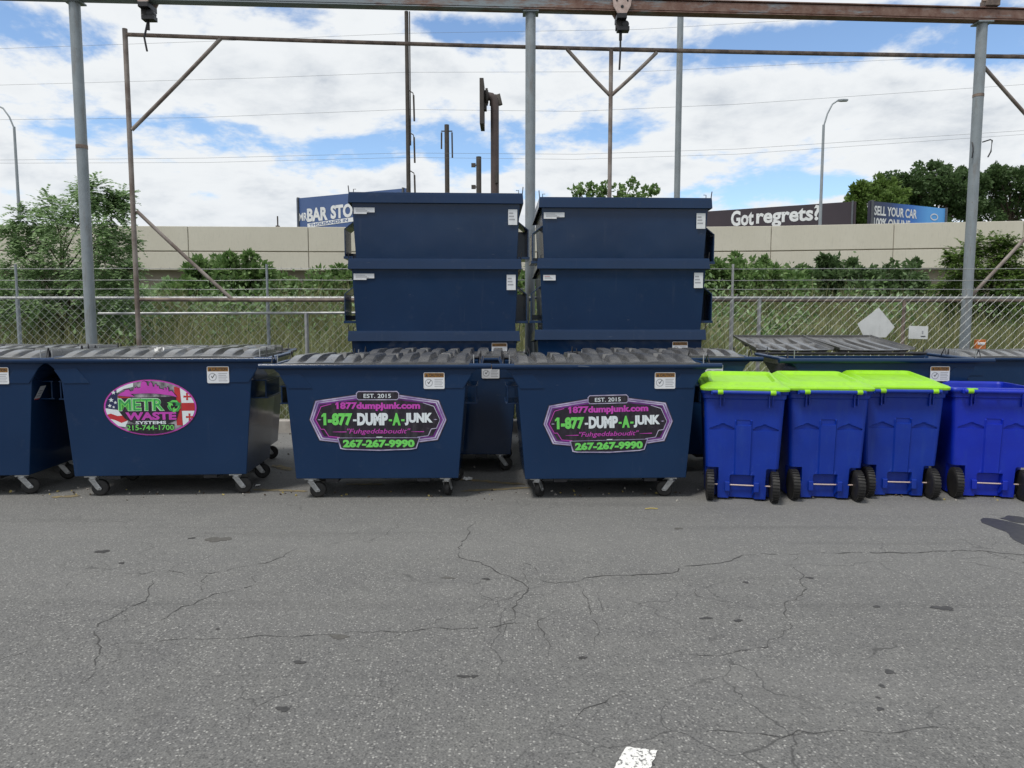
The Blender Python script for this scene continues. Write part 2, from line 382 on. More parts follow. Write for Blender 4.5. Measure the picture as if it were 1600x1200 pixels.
def clip(poly, conv):
    def area(p): return sum(p[i][0] * p[(i + 1) % len(p)][1] - p[(i + 1) % len(p)][0] * p[i][1] for i in range(len(p)))
    if area(conv) < 0: conv = conv[::-1]
    outp = list(poly)
    for i in range(len(conv)):
        a, b = conv[i], conv[(i + 1) % len(conv)]; inp = outp; outp = []
        if not inp: break
        side = lambda q: (b[0] - a[0]) * (q[1] - a[1]) - (b[1] - a[1]) * (q[0] - a[0])
        for j in range(len(inp)):
            q, r = inp[j], inp[(j + 1) % len(inp)]; sq, sr = side(q), side(r)
            if sq >= 0: outp.append(q)
            if sq * sr < 0:
                k = sq / (sq - sr); outp.append((q[0] + (r[0] - q[0]) * k, q[1] + (r[1] - q[1]) * k))
    return outp

# ------------------------------------------------------------------ ground
mb = MB(); S = 900
mb.add([(-S, -S, -.012), (S, -S, -.012), (S, S, -.012), (-S, S, -.012)], [(0, 1, 2, 3)], 'soil'); struct(mb.build('ground'))
FY = 10.6
def emb(Y): return max(0, min(2.2, (Y - 11.3) * .135)) if Y < 24 else 1.715 + (Y - 24) * .03
rnd = random.Random(5)
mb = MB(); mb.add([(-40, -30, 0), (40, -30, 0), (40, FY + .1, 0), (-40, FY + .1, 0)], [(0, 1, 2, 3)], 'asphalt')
def crack(pts, wid):
    P = [gnd(*p) for p in pts]; Q = []
    for a, b in zip(P, P[1:]):
        n = max(2, int((b - a).length / .045))
        for i in range(n): Q.append(a.lerp(b, i / n))
    Q.append(P[-1]); vs = []; k = len(Q); wob = 0
    for i, q in enumerate(Q):
        d = (Q[min(i + 1, k - 1)] - Q[max(0, i - 1)]).normalized(); nrm = Vector((-d.y, d.x, 0))
        wob = wob * .75 + rnd.gauss(0, .014)
        c = q + nrm * wob + d * rnd.gauss(0, .006); e = min(1, i / 6, (k - 1 - i) / 6) * .8 + .2
        ww = wid * .68 * e * rnd.choice([.3, .5, .7, .9, 1.3])
        vs += [c + nrm * ww + Vector((0, 0, .0025)), c - nrm * ww + Vector((0, 0, .0025))]
    mb.add(vs, [(2 * i, 2 * i + 1, 2 * i + 3, 2 * i + 2) for i in range(k - 1) if rnd.random() > .10], 'crack')
for pts, wd in [([(745, 815), (730, 840), (712, 855), (720, 870), (760, 885), (795, 905), (820, 920), (815, 935), (800, 950), (790, 990)], .006),
                ([(820, 910), (870, 908), (960, 902), (1050, 895), (1110, 880), (1160, 868), (1200, 865), (1260, 864)], .007),
                ([(1260, 864), (1330, 864), (1400, 864), (1500, 863), (1560, 865), (1640, 868)], .009),
                ([(470, 855), (440, 870), (400, 882), (330, 895), (250, 893), (180, 895)], .005),
                ([(400, 890), (395, 915), (340, 930), (290, 950), (250, 970), (215, 985)], .005),
                ([(325, 895), (320, 925)], .004),
                ([(240, 905), (215, 940), (155, 975), (155, 1000), (160, 1010), (140, 1050), (120, 1070)], .005),
                ([(895, 910), (920, 950), (930, 980), (935, 1010)], .004), ([(830, 920), (820, 880), (860, 905)], .003),
                ([(865, 950), (840, 970), (850, 1010), (855, 1030)], .004),
                ([(1250, 870), (1240, 890), (1265, 920), (1240, 945), (1240, 980), (1195, 1010), (1140, 1025), (1050, 1030)], .004),
                ([(1060, 900), (1090, 930), (1140, 940), (1180, 955)], .003), ([(1000, 1060), (980, 1080), (900, 1130), (860, 1145)], .003),
                ([(1050, 1140), (1200, 1150), (1300, 1140), (1400, 1140), (1600, 1150)], .003), ([(560, 850), (600, 835), (620, 815)], .003),
                ([(150, 1010), (300, 1003), (480, 996), (640, 985), (850, 968)], .004), ([(90, 930), (120, 900), (180, 890)], .003), ([(1540, 862), (1600, 880), (1660, 900)], .010), ([(1540, 803), (1570, 808), (1620, 815)], .008)]:
    crack(pts, wd)
def stain(px, py, rx, ry, m, z):
    c = gnd(px, py); n = 26; ph = [rnd.uniform(0, 6.28) for _ in range(4)]
    sx = (gnd(px + rx, py) - c).length; sy = (gnd(px, py + ry) - gnd(px, py - ry)).length / 2; vs = []
    for i in range(n):
        q = 6.283 * i / n; k = 1 + .22 * math.sin(2 * q + ph[0]) + .16 * math.sin(3 * q + ph[1]) + .10 * math.sin(5 * q + ph[2]) + rnd.uniform(-.08, .08)
        vs.append((c.x + sx * k * math.cos(q), c.y + sy * k * math.sin(q), z))
    mb.add(vs, [tuple(range(n))], m)
for px, py, rx, ry, m in [(160, 862, 9, 2.4, 'oil_stain'), (468, 1035, 9, 2.5, 'oil_stain'), (442, 1108, 10, 4, 'oil_stain'), (724, 1057, 9, 2.2, 'oil_stain'), (741, 1057, 6, 2, 'oil_stain'),
                          (910, 1028, 6, 2.2, 'oil_stain'), (1103, 966, 9, 1.8, 'oil_stain'), (1153, 970, 7, 1.8, 'oil_stain'), (1370, 948, 5, 1.6, 'oil_stain'), (1390, 1050, 9, 2.6, 'oil_stain'),
                          (1378, 1072, 5, 2, 'oil_stain'), (1375, 1108, 6, 2.6, 'oil_stain'), (1372, 1090, 3, 1.5, 'oil_stain'), (530, 995, 16, 3, 'patch_brown'), (1472, 950, 14, 3, 'oil_stain'), (760, 905, 6, 1.4, 'oil_stain'),
                          (700, 903, 10, 1.5, 'patch_brown'), (340, 843, 17, 4, 'patch_brown'), (1480, 952, 8, 2, 'oil_stain'), (300, 841, 5, 1, 'oil_stain'), (1265, 903, 6, 1.3, 'oil_stain'), (1165, 910, 5, 1.2, 'oil_stain'),
                          (340, 983, 3, 1.3, 'oil_stain'), (1060, 826, 7, 1.2, 'patch_brown'), (190, 880, 5, 1.2, 'oil_stain'), (1020, 1195, 3, 2, 'oil_stain')]:
    stain(px, py, rx, ry, m, .0018 + rnd.uniform(0, .0004))
stain(1612, 838, 44, 19, 'wet_stain', .0024); stain(1588, 812, 22, 4, 'wet_stain', .0028)
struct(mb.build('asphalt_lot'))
# paint on the lot
mb = MB(); c = [gnd(978, 1168), gnd(1027, 1174), gnd(1005, 1230), gnd(948, 1222)]
n = 14; ed = []
for a, b in zip(c, c[1:] + c[:1]):
    for i in range(n): ed.append(a.lerp(b, i / n) + Vector((rnd.gauss(0, .0014), rnd.gauss(0, .0014), .004)))
mb.add(ed, [tuple(range(len(ed)))], 'paint_white'); struct(mb.build('white_line'))
mb = MB()
for a, b, wd in [((395, 765), (480, 768), .045), ((720, 768), (830, 762), .04), ((700, 748), (820, 757), .05), ((540, 757), (600, 757), .05), ((428, 727), (455, 735), .07), ((80, 777), (125, 775), .045)]:
    A, B = gnd(*a), gnd(*b); d = (B - A).normalized(); nn = Vector((-d.y, d.x, 0)) * wd
    k = 16; vs = []
    for i in range(k + 1):
        q = A.lerp(B, i / k); e = min(1, i / 2 + .2, (k - i) / 2 + .2)
        vs += [q + nn * e * rnd.uniform(.5, 1.1) + Vector((0, 0, .004)), q - nn * e * rnd.uniform(.5, 1.1) + Vector((0, 0, .004))]
    mb.add(vs, [(2 * i, 2 * i + 1, 2 * i + 3, 2 * i + 2) for i in range(k)], 'yellow_line')
struct(mb.build('yellow_line'))
mb = MB(); mb.box((0, FY + .02, .08), (60, .2, .2), 'kerb_concrete'); struct(mb.build('kerb', bevel=.015))

mb = MB(); ys = [11.3 + i * .6 for i in range(47)]; xs_ = [-60 + i * 1.5 for i in range(81)]; re_ = random.Random(2)
mb.add([(x, y, emb(y) + .012 - .03 * (y < 11.4) + (re_.uniform(-.06, .06) if 11.4 < y < 38 else 0)) for y in ys for x in xs_], [(j * 81 + i, j * 81 + i + 1, (j + 1) * 81 + i + 1, (j + 1) * 81 + i) for j in range(46) for i in range(80)], 'soil', True)
struct(mb.build('embankment'))
# ------------------------------------------------------------------ labels and decals
def caution_label(parent, x, z, y=-.003, wd=.19, ht=.15):
    mb = MB(); fn = lambda u, v, d: (x + u * wd, y - d, z + v * ht)
    rr = .04
    def rrect(x0, x1, y0, y1, r):
        return [(x0 + r, y0), (x1 - r, y0), (x1, y0 + r * 1.3), (x1, y1 - r * 1.3), (x1 - r, y1), (x0 + r, y1), (x0, y1 - r * 1.3), (x0, y0 + r * 1.3)]
    put_poly(mb, rrect(-.5, .5, -.5, .5, .04), 'white_label', fn, 0)
    put_poly(mb, rrect(-.47, .47, .20, .46, .02), 'label_orange', fn, .0006)
    put_poly(mb, [(-.42, .24), (-.28, .24), (-.35, .42)], 'label_dark', fn, .0012)
    put_text(mb, 'CAUTION', (-.25, .42, .24, .42), 'label_dark', fn, .0012, .03)
    o = [(-.25 + .19 * math.cos(q * .35), -.13 + .24 * math.sin(q * .35)) for q in range(18)]; i = [(-.25 + .15 * math.cos(q * .35), -.13 + .19 * math.sin(q * .35)) for q in range(18)]
    ring_poly(mb, o, i, 'label_grey', fn, .0006)
    put_poly(mb, [(-.32, -.10), (-.26, -.22), (-.14, .02), (-.16, .04), (-.26, -.14), (-.30, -.06)], 'label_dark', fn, .0009)
    for k in range(5): put_poly(mb, [(.02, .10 - k * .11), (.42 - .05 * (k % 2), .10 - k * .11), (.42 - .05 * (k % 2), .06 - k * .11), (.02, .06 - k * .11)], 'label_grey', fn, .0006)
    return mb.build('caution_label', parent)
def plain_label(parent, x, z, wd, ht, y=-.003, red=False, step=False, name='paper_label'):
    mb = MB(); fn = lambda u, v, d: (x + u * wd, y - d, z + v * ht)
    put_poly(mb, [(-.5, -.5), (.5, -.5), (.5, .5), (-.5, .5)] if not step else [(-.5, -.5), (.12, -.5), (.12, -.25), (.5, -.25), (.5, .5), (-.5, .5)], 'white_label', fn, 0)
    for k in range(3): put_poly(mb, [(-.4, .3 - k * .2), (.05 + .1 * k, .3 - k * .2), (.05 + .1 * k, .2 - k * .2), (-.4, .2 - k * .2)], 'label_grey' if not (red and k == 0) else 'label_red', fn, .0006)
    return mb.build(name, parent)

def dump_decal(parent):
    mb = MB(); k = 6.55 / F / 6.4; y0 = -.003
    fn = lambda u, v, d: ((u - 770) * k, y0 - d * .0007, .735 + (375 - v) * k)
    outer = [(92, 365), (155, 168), (560, 108), (1010, 108), (1408, 168), (1484, 370), (1392, 582), (1200, 606), (375, 606), (188, 582)]
    def inset(p, q): return [(785 + (u - 785) * (1 - q / 690), 365 + (v - 365) * (1 - q / 270)) for u, v in p]
    put_poly(mb, outer, 'decal_black', fn, 0)
    put_poly(mb, inset(outer, 9), 'decal_silver', fn, 1)
    put_poly(mb, inset(outer, 24), 'decal_purple', fn, 2)
    put_poly(mb, inset(outer, 31), 'decal_silver', fn, 3)
    put_poly(mb, inset(outer, 44), 'decal_purple', fn, 4)
    put_poly(mb, inset(outer, 62), 'decal_black', fn, 5)
    # inner line
    for L, mm in [([(320, 206), (218, 232), (160, 365), (212, 462), (245, 462), (290, 535), (400, 546)], 'decal_magenta'), ([(1240, 196), (1350, 232), (1412, 368), (1375, 455), (1322, 462), (1290, 532), (1180, 546)], 'decal_silver')]:
        for a, b in zip(L, L[1:]):
            d = Vector((b[0] - a[0], b[1] - a[1])).normalized(); q = Vector((-d.y, d.x)) * 3.5
            put_poly(mb, [(a[0] + q.x, a[1] + q.y), (b[0] + q.x, b[1] + q.y), (b[0] - q.x, b[1] - q.y), (a[0] - q.x, a[1] - q.y)], mm, fn, 6)
    def plate(x0, x1, y0_, y1, c, d):
        o = [(x0 + c, y0_), (x1 - c, y0_), (x1, y0_ + c), (x1, y1 - c), (x1 - c, y1), (x0 + c, y1), (x0, y1 - c), (x0, y0_ + c)]
        i = [(x0 + c + 3, y0_ + 9), (x1 - c - 3, y0_ + 9), (x1 - 9, y0_ + c + 2), (x1 - 9, y1 - c - 2), (x1 - c - 3, y1 - 9), (x0 + c + 3, y1 - 9), (x0 + 9, y1 - c - 2), (x0 + 9, y0_ + c + 2)]
        put_poly(mb, o, 'decal_silver', fn, d); put_poly(mb, i, 'decal_black', fn, d + 1)
    plate(570, 1003, 76, 168, 22, 7)
    put_text(mb, 'EST. 2015', (646, 920, 146, 104), 'decal_white', fn, 9, .012)
    put_poly(mb, [(372, 548), (1210, 548), (1172, 662), (1120, 672), (800, 684), (450, 672), (402, 662)], 'decal_silver', fn, 7)
    put_poly(mb, [(384, 553), (1198, 553), (1162, 653), (1110, 662), (800, 672), (460, 662), (414, 653)], 'decal_black', fn, 8)
    put_text(mb, '267-267-9990', (430, 1152, 650, 568), 'decal_green', fn, 9, .055)
    put_text(mb, '1877dumpjunk.com', (374, 1212, 278, 188), 'decal_magenta', fn, 9, .045); put_poly(mb, [(361, 206), (375, 190), (384, 190), (384, 204), (362, 218)], 'decal_magenta', fn, 9.4)
    put_text(mb, '1-877', (240, 530, 425, 298), 'decal_green', fn, 9, .06)
    put_poly(mb, [(220, 322), (242, 298), (256, 298), (256, 318), (222, 340)], 'decal_green', fn, 9.4)
    put_poly(mb, [(536, 362), (572, 362), (572, 382), (536, 382)], 'decal_white', fn, 9)
    put_text(mb, 'DUMP', (578, 888, 425, 298), 'decal_white', fn, 9, .06)
    put_poly(mb, [(896, 362), (928, 362), (928, 382), (896, 382)], 'decal_green', fn, 9)
    put_text(mb, 'A', (932, 1014, 425, 298), 'decal_green', fn, 9, .06)
    put_poly(mb, [(1020, 362), (1054, 362), (1054, 382), (1020, 382)], 'decal_green', fn, 9)
    put_text(mb, 'JUNK', (1056, 1338, 425, 298), 'decal_white', fn, 9, .06)
    put_text(mb, '"Fuhgeddaboudit"', (474, 1112, 522, 456), 'decal_magenta', fn, 9, .006, .25)
    for x0, x1 in ((330, 468), (1120, 1250)): put_poly(mb, [(x0, 488), (x1, 485), (x1, 494), (x0, 491)], 'decal_magenta', fn, 9)
    for x0, x1 in ((178, 220), (1345, 1385)): put_poly(mb, [(x0, 365), ((x0 + x1) / 2, 360), (x1, 365), ((x0 + x1) / 2, 371)], 'decal_silver', fn, 9)
    put_poly(mb, [(765, 540), (830, 540), (825, 548), (770, 548)], 'decal_white', fn, 9)
    return mb.build('phone_decal', parent)

def metro_decal(parent):
    mb = MB(); k = 6.61 / F / 8.889 / 1.04
    fn = lambda u, v, d: (-.065 + (u - 780) * k, -.003 - d * .0007, .81 + (465 - v) * k)
    ell = lambda rx, ry: [(778 + rx * math.cos(q * math.pi / 28), 465 + ry * math.sin(q * math.pi / 28)) for q in range(56)]
    E = ell(606, 376)
    put_poly(mb, ell(640, 402), 'decal_black', fn, 0); put_poly(mb, ell(628, 394), 'decal_magenta', fn, 1)
    put_poly(mb, E, 'decal_smoke', fn, 2)
    def lay(p, m, d):
        q = clip(p, E)
        if len(q) > 2: put_poly(mb, q, m, fn, d)
    lay([(330, 190), (560, 60), (560, 170), (430, 200), (330, 260)], 'decal_white', 3)
    lay([(150, 240), (330, 190), (345, 470), (290, 490), (180, 470)], 'decal_navy', 3)
    lay([(170, 470), (300, 490), (420, 510), (440, 570), (330, 580), (240, 545), (190, 560)], 'decal_white', 3)
    lay([(190, 560), (240, 545), (330, 580), (440, 570), (470, 640), (380, 680), (300, 640), (230, 620)], 'decal_red', 3)
    lay([(230, 620), (300, 640), (380, 680), (470, 645), (430, 740), (330, 720)], 'decal_white', 3)
    lay([(340, 300), (520, 310), (460, 360), (390, 360)], 'decal_red', 3)
    def star(x, y, r): put_poly(mb, [(x + (r if i % 2 == 0 else r * .42) * math.sin(i * math.pi / 5), y - (r if i % 2 == 0 else r * .42) * math.cos(i * math.pi / 5)) for i in range(10)], 'decal_white', fn, 5)
    for x, y, r in ((290, 250, 34), (255, 355, 36), (310, 390, 26), (232, 435, 30), (285, 455, 22)): star(x, y, r)
    lay([(1110, 170), (1190, 190), (1210, 720), (1130, 720)], 'decal_red', 3)
    lay([(1190, 190), (1420, 190), (1420, 402), (1205, 402)], 'decal_white', 4); lay([(1205, 402), (1420, 402), (1420, 515), (1208, 515)], 'decal_red', 4)
    lay([(1208, 515), (1420, 515), (1420, 740), (1215, 740)], 'decal_white', 4)
    for x, y, s in ((1285, 312, 50), (1308, 602, 50)):
        put_poly(mb, [(x - s * .28, y - s), (x + s * .28, y - s), (x + s * .22, y - s * .22), (x + s, y - s * .28), (x + s, y + s * .28), (x + s * .22, y + s * .22), (x + s * .28, y + s), (x - s * .28, y + s), (x - s * .22, y + s * .22), (x - s, y + s * .28), (x - s, y - s * .28), (x - s * .22, y - s * .22)], 'decal_red', fn, 6)
    lay([(360, 330), (1130, 310), (1170, 520), (1130, 640), (1000, 700), (560, 690), (430, 620), (350, 510)], 'decal_black', 7)
    lay([(440, 700), (1100, 700), (1060, 840), (500, 840)], 'decal_black', 7)
    sky_ = [(345, 290), (400, 250), (440, 235), (450, 215), (500, 205), (520, 235), (560, 225), (580, 180), (600, 190), (605, 160), (620, 190), (660, 180), (665, 120), (690, 95), (715, 92), (742, 110), (752, 150),
            (775, 160), (780, 125), (800, 100), (822, 130), (828, 170), (848, 170), (855, 135), (880, 135), (885, 170), (905, 155), (915, 200), (940, 200), (975, 215), (980, 185), (998, 185), (1005, 225), (1020, 175), (1032, 175), (1040, 240), (1080, 230), (1100, 255), (1150, 320), (1060, 295), (900, 270), (760, 262), (520, 270), (580, 310), (480, 305)]
    put_poly(mb, [(u + 4, v - 9) for u, v in sky_], 'decal_black', fn, 8)
    put_poly(mb, sky_, 'decal_magenta', fn, 9)
    put_text(mb, 'METR', (346, 975, 512, 332), 'decal_white', fn, 9, .062)
    put_text(mb, 'METR', (350, 970, 507, 338), 'decal_green', fn, 10, .045)
    put_text(mb, 'METR', (362, 955, 500, 346), 'decal_darkgreen', fn, 11, -.012)
    # recycling arrows
    for i in range(3):
        a = i * 2 * math.pi / 3; cx, cy = 1105, 445
        pts = [(-70, -62), (-20, -96), (42, -92), (72, -48), (98, -62), (78, 10), (8, -12), (34, -26), (14, -56), (-18, -56), (-34, -38)]
        put_poly(mb, [(cx + u * math.cos(a) - v * math.sin(a) * .9, cy + u * math.sin(a) * .9 + v * math.cos(a) * .9) for u, v in pts], 'decal_green' if i else 'decal_darkgreen', fn, 10)
        put_poly(mb, [(cx + u * math.cos(a) - v * math.sin(a) * .9, cy + u * math.sin(a) * .9 + v * math.cos(a) * .9) for u, v in [(-60, -66), (-20, -90), (36, -86), (58, -52), (28, -66), (-20, -68)]], 'decal_green' if not i else 'decal_darkgreen', fn, 11)
    put_text(mb, 'WASTE', (440, 1130, 640, 528), 'decal_magenta', fn, 10, .05)
    put_text(mb, 'SYSTEMS', (572, 988, 700, 655), 'decal_white', fn, 10, .03)
    put_text(mb, '215-744-1700', (450, 1090, 785, 712), 'decal_green', fn, 10, .012)
    return mb.build('company_decal', parent)

# ------------------------------------------------------------------ dumpsters
def rect_ring(hx, y0, y1, zf, zb): return [(-hx, y0, zf), (hx, y0, zf), (hx, y1, zb), (-hx, y1, zb)]
def caster(parent, x, y, top, rz):
    mb = MB()
    mb.box((0, 0, top - .008), (.11, .10, .016), 'zinc'); mb.lathe([(top - .045, .035), (top - .016, .035)], 'zinc', 'Z', n=14)
    for s in (-1, 1):
        pr = [(-.028, top - .04), (.028, top - .04), (.085, .068), (.075, .055), (.045, .055), (.032, .068)]
        mb.prism(pr, s * .030 - .003, s * .030 + .003, 'zinc', lambda u, v, d: (u, d, v))
    mb.lathe([(-.036, .012), (.036, .012)], 'zinc', 'Y', (.062, 0, .075), 10)
    mb.box((0, 0, top - .042), (.06, .066, .006), 'zinc')
    c = mb.build('caster', parent, bevel=.003); c.location = (x, y, 0); c.rotation_euler = (0, 0, rz)
    mw = MB(); mw.lathe([(-.024, .03), (-.024, .058), (-.02, .072), (-.012, .0752), (.012, .0752), (.02, .072), (.024, .058), (.024, .03)], 'rubber', 'Y', (.062, 0, .0755), 24)
    mw.lathe([(-.027, .012), (-.027, .026), (.027, .026), (.027, .012)], 'black_metal', 'Y', (.062, 0, .0755), 12)
    mw.build('wheel', c)
    return c
def lid_mesh(wd, dp, rib=.052, ribs=5, seed=0):
    rr = random.Random(seed); nx, ny = 84, 26; mb = MB(); vs = []
    notch = [rr.random() < .45 for _ in range(ribs)]
    for j in range(ny + 1):
        v = j / ny; yy = v * dp
        for i in range(nx + 1):
            u = i / nx; xx = (u - .5) * wd
            b = .012 * (1 - (1 - min(1, v / .45)) ** 2)                   # rises off the front rim, then flat
            b += .010 * math.sin(math.pi * u)
            q = u * ribs; k = min(ribs - 1, int(q)); fr = q - k
            prof = max(0, min(1, (fr - .20) / .06)) * max(0, min(1, (.86 - fr) / .06))
            ends = (1 - (1 - min(1, max(0, v - .015) / .38)) ** 2) * max(0, min(1, (.95 - v) / .05))
            if notch[k]: ends *= 1 - .85 * max(0, min(1, (v - .40) / .03)) * max(0, min(1, (.56 - v) / .03))
            vs.append((xx, yy, b + rib * prof * ends))
    fs = [(j * (nx + 1) + i, j * (nx + 1) + i + 1, (j + 1) * (nx + 1) + i + 1, (j + 1) * (nx + 1) + i) for j in range(ny) for i in range(nx)]
    mb.add(vs, fs, 'lid_plastic')
    # rolled skirt along front and sides
    mb.box((0, -.006, -.010), (wd, .012, .026), 'lid_plastic')
    for s in (-1, 1):
        n = 10
        for q in range(n):
            v0, v1 = q / n, (q + 1) / n; f = lambda v: .012 * (1 - (1 - min(1, v / .45)) ** 2)
            x0, x1 = s * wd / 2, s * (wd / 2 + .008)
            mb.add([(x0, v0 * dp, f(v0)), (x0, v1 * dp, f(v1)), (x1, v1 * dp, f(v1) - .03), (x1, v0 * dp, f(v0) - .03)], [(0, 1, 2, 3)], 'lid_plastic')
    return mb
def body_mesh(rings_o, th, m='blue_paint'):
    mb = MB(); inner = [[(x - math.copysign(th, x), y + (th if i < 2 else -th), z) for i, (x, y, z) in enumerate(r)] for r in rings_o]
    inner[0] = [(x, y, z + th) for x, y, z in inner[0]]
    mb.loft(rings_o + inner[::-1], m, False, True, True); return mb
GA = 'blue wheeled dumpsters parked in rows on the lot'
def make_dumpster(label, lids=True, seed=0):
    o = thing('dumpster', (0, 0, 0), label, 'dumpster', GA)
    DP = .97
    rings = [rect_ring(.745, .0, .84, .195, .195), rect_ring(.815, 0, .93, 1.05, 1.06), rect_ring(.875, 0, DP, 1.165, 1.17), rect_ring(.935, 0, DP, 1.215, 1.235)]
    body_mesh(rings, .012).build('body', o, bevel=.006)
    mb = MB(); mb.tube([(-1.05, -.012, 1.232), (1.05, -.012, 1.232)], .026, 'blue_paint', 14)
    for s in (-1, 1):
        mb.tube([(s * .95, -.012, 1.232), (s * .95, .3, 1.238), (s * .95, DP, 1.25)], .022, 'blue_paint', 10)
    mb.tube([(-.97, DP + .02, 1.258), (.97, DP + .02, 1.258)], .016, 'black_metal', 10); mb.build('rim', o)
    for s in (-1, 1):
        mb = MB(); mb.prism([(s * .868, 1.150), (s * .68, 1.165), (s * .575, 1.03), (s * .792, 1.03)], 0, -.006, 'blue_paint', lambda u, v, d: (u, d, v)); mb.build('gusset', o, bevel=.002)
        mb = MB(); x0, x1 = s * .80, s * .90
        mb.box(((x0 + x1) / 2, .40, 1.035), (.13, .5, .012), 'blue_paint'); mb.box((x1, .40, .955), (.012, .5, .17), 'blue_paint'); mb.box(((x0 + x1) / 2, .40, .875), (.14, .5, .012), 'blue_paint')
        mb.build('fork_pocket', o, bevel=.003)
        for (hx, hy) in ((.95, .03), (.95, .62)):
            mb = MB(); z = 1.24; mb.tube([(s * hx, hy, z), (s * (hx - .008), hy + .03, z + .10), (s * (hx - .02), hy + .07, z + .01)], .0055, 'black_metal', 6); mb.build('lid_hook', o)
        mb = MB(); mb.tube([(s * .89, .02, 1.24), (s * .89, .02, 1.335)], .005, 'zinc', 6); mb.build('lid_pin', o)
        mb = MB(); mb.box((s * .42, .42, .178), (.12, .80, .035), 'black_metal'); mb.build('skid', o, bevel=.004)
    for (x, y, rz) in ((-.63, .09, 0), (.63, .09, .15), (-.63, .74, 2.9), (.63, .74, .4)): caster(o, x, y, .193, rz)
    # small bolts along the bottom edge
    for k, s in enumerate((-1, 1)):
        if lids:
            l = lid_mesh(.845, 1.0, seed=seed + k).build('lid', o); l.location = (s * .425, -.02, 1.256); l.rotation_euler = (-.008, 0, 0)
            md = l.modifiers.new('solid', 'SOLIDIFY'); md.thickness = .006
        else:
            l = lid_mesh(.845, 1.0, seed=seed + k).build('lid', o); l.rotation_euler = (R(180 + 6.5), 0, R(2 * s)); l.location = (s * .425 - .06, DP + .04 + .99, 1.425)
            md = l.modifiers.new('solid', 'SOLIDIFY'); md.thickness = .006
    caution_label(o, .53, 1.10, -.010)
    return o
base = make_dumpster('blue dumpster with a purple framed DUMP-A-JUNK decal in front of the left stack')
opend = make_dumpster('blue dumpster behind the carts with both black lids thrown open backwards', lids=False, seed=4)
Y1, Y2 = 6.55, 7.76
B = {}
def X(px, Y, z=.2): return pxX(px, Y, z)
B['d3b'] = place(base, (1.64, Y2, 0), 'second-row blue dumpster half hidden between the right stack and the nearest lime lid', 0)
B['d2b'] = place(base, (-.76, Y2, 0), 'blue dumpster whose dark front shows in the gap between the two DUMP-A-JUNK dumpsters', 0)
B['d1b'] = place(base, (-3.50, Y2 - .03, 0), 'second-row blue dumpster right behind the one with the oval METRO WASTE decal', R(4.5), (1, 1, 1.03))
B['d0b'] = place(base, (-5.52, Y2, 0), 'blue dumpster of the second row at the left edge, only its grey lid showing', 0, (1, 1, 1.035))
B['d0'] = place(base, (X(-92, 6.6), 6.62, 0), 'front dumpster cut off by the left edge, white and red label on its side', R(3.5), (1.04, 1, 1.035))
B['d1'] = place(base, (X(247, 6.6), 6.66, 0), 'blue wheeled dumpster with the oval METRO WASTE SYSTEMS decal', R(4), (1.045, 1, 1.04))
B['d3'] = place(base, (X(946, 6.6), 6.56, 0), 'blue wheeled dumpster with a DUMP-A-JUNK decal, standing next to the lime lidded carts', R(2.5), (1.0, 1, 1))
B['d5'] = place(base, (6.05, 8.35, 0), 'low blue dumpster with closed black lid at the right edge, behind the lidless cart', R(-4), (1.0, 1, .975))
B['d2'] = place(base, (X(591, 6.6), 6.56, 0), base['label'], R(1.2), first=True)
B['d4'] = place(opend, (X(1380, 7.4, 1.2), 7.35, 0), opend['label'], 0, (1.04, 1, 1.005), first=True)
rr = random.Random(11)
for o in B.values():
    for ch in o.children:
        if ch.name.startswith('caster'): ch.rotation_euler.z += rr.uniform(-.35, .35)
dump_decal(B['d2'])
dc = dump_decal(B['d3']); dc.scale = (.955, 1, .97); dc.location = (.015, 0, -.005); dc.rotation_euler = (0, R(-1.2), 0)
metro_decal(B['d1'])
for key, rz in (('d2', [0.1, 1.35, 2.6, .5]), ('d3', [1.05, 2.85, .3, .4]), ('d1', [.0, .1, .2, .4])):
    cs = [c for c in B[key].children if c.name.startswith('caster')]
    for c, a in zip(cs, rz): c.rotation_euler.z = a
# side label on the leftmost bin
mb = MB(); fn = lambda u, v, d: (.792 + d + .055 * v / .40, (.085 + u * .09), 1.00 + v * .26 - .13)
put_poly(mb, [(-.5, -.5), (.5, -.5), (.5, .5), (-.5, .5)], 'white_label', fn, .004); put_poly(mb, [(-.45, -.08), (.45, -.08), (.45, .06), (-.45, .06)], 'label_red', fn, .006)
for k in range(3): put_poly(mb, [(-.35, .35 - k * .09), (.3, .35 - k * .09), (.3, .31 - k * .09), (-.35, .31 - k * .09)], 'label_grey', fn, .006)
mb.build('side_label', B['d0'])

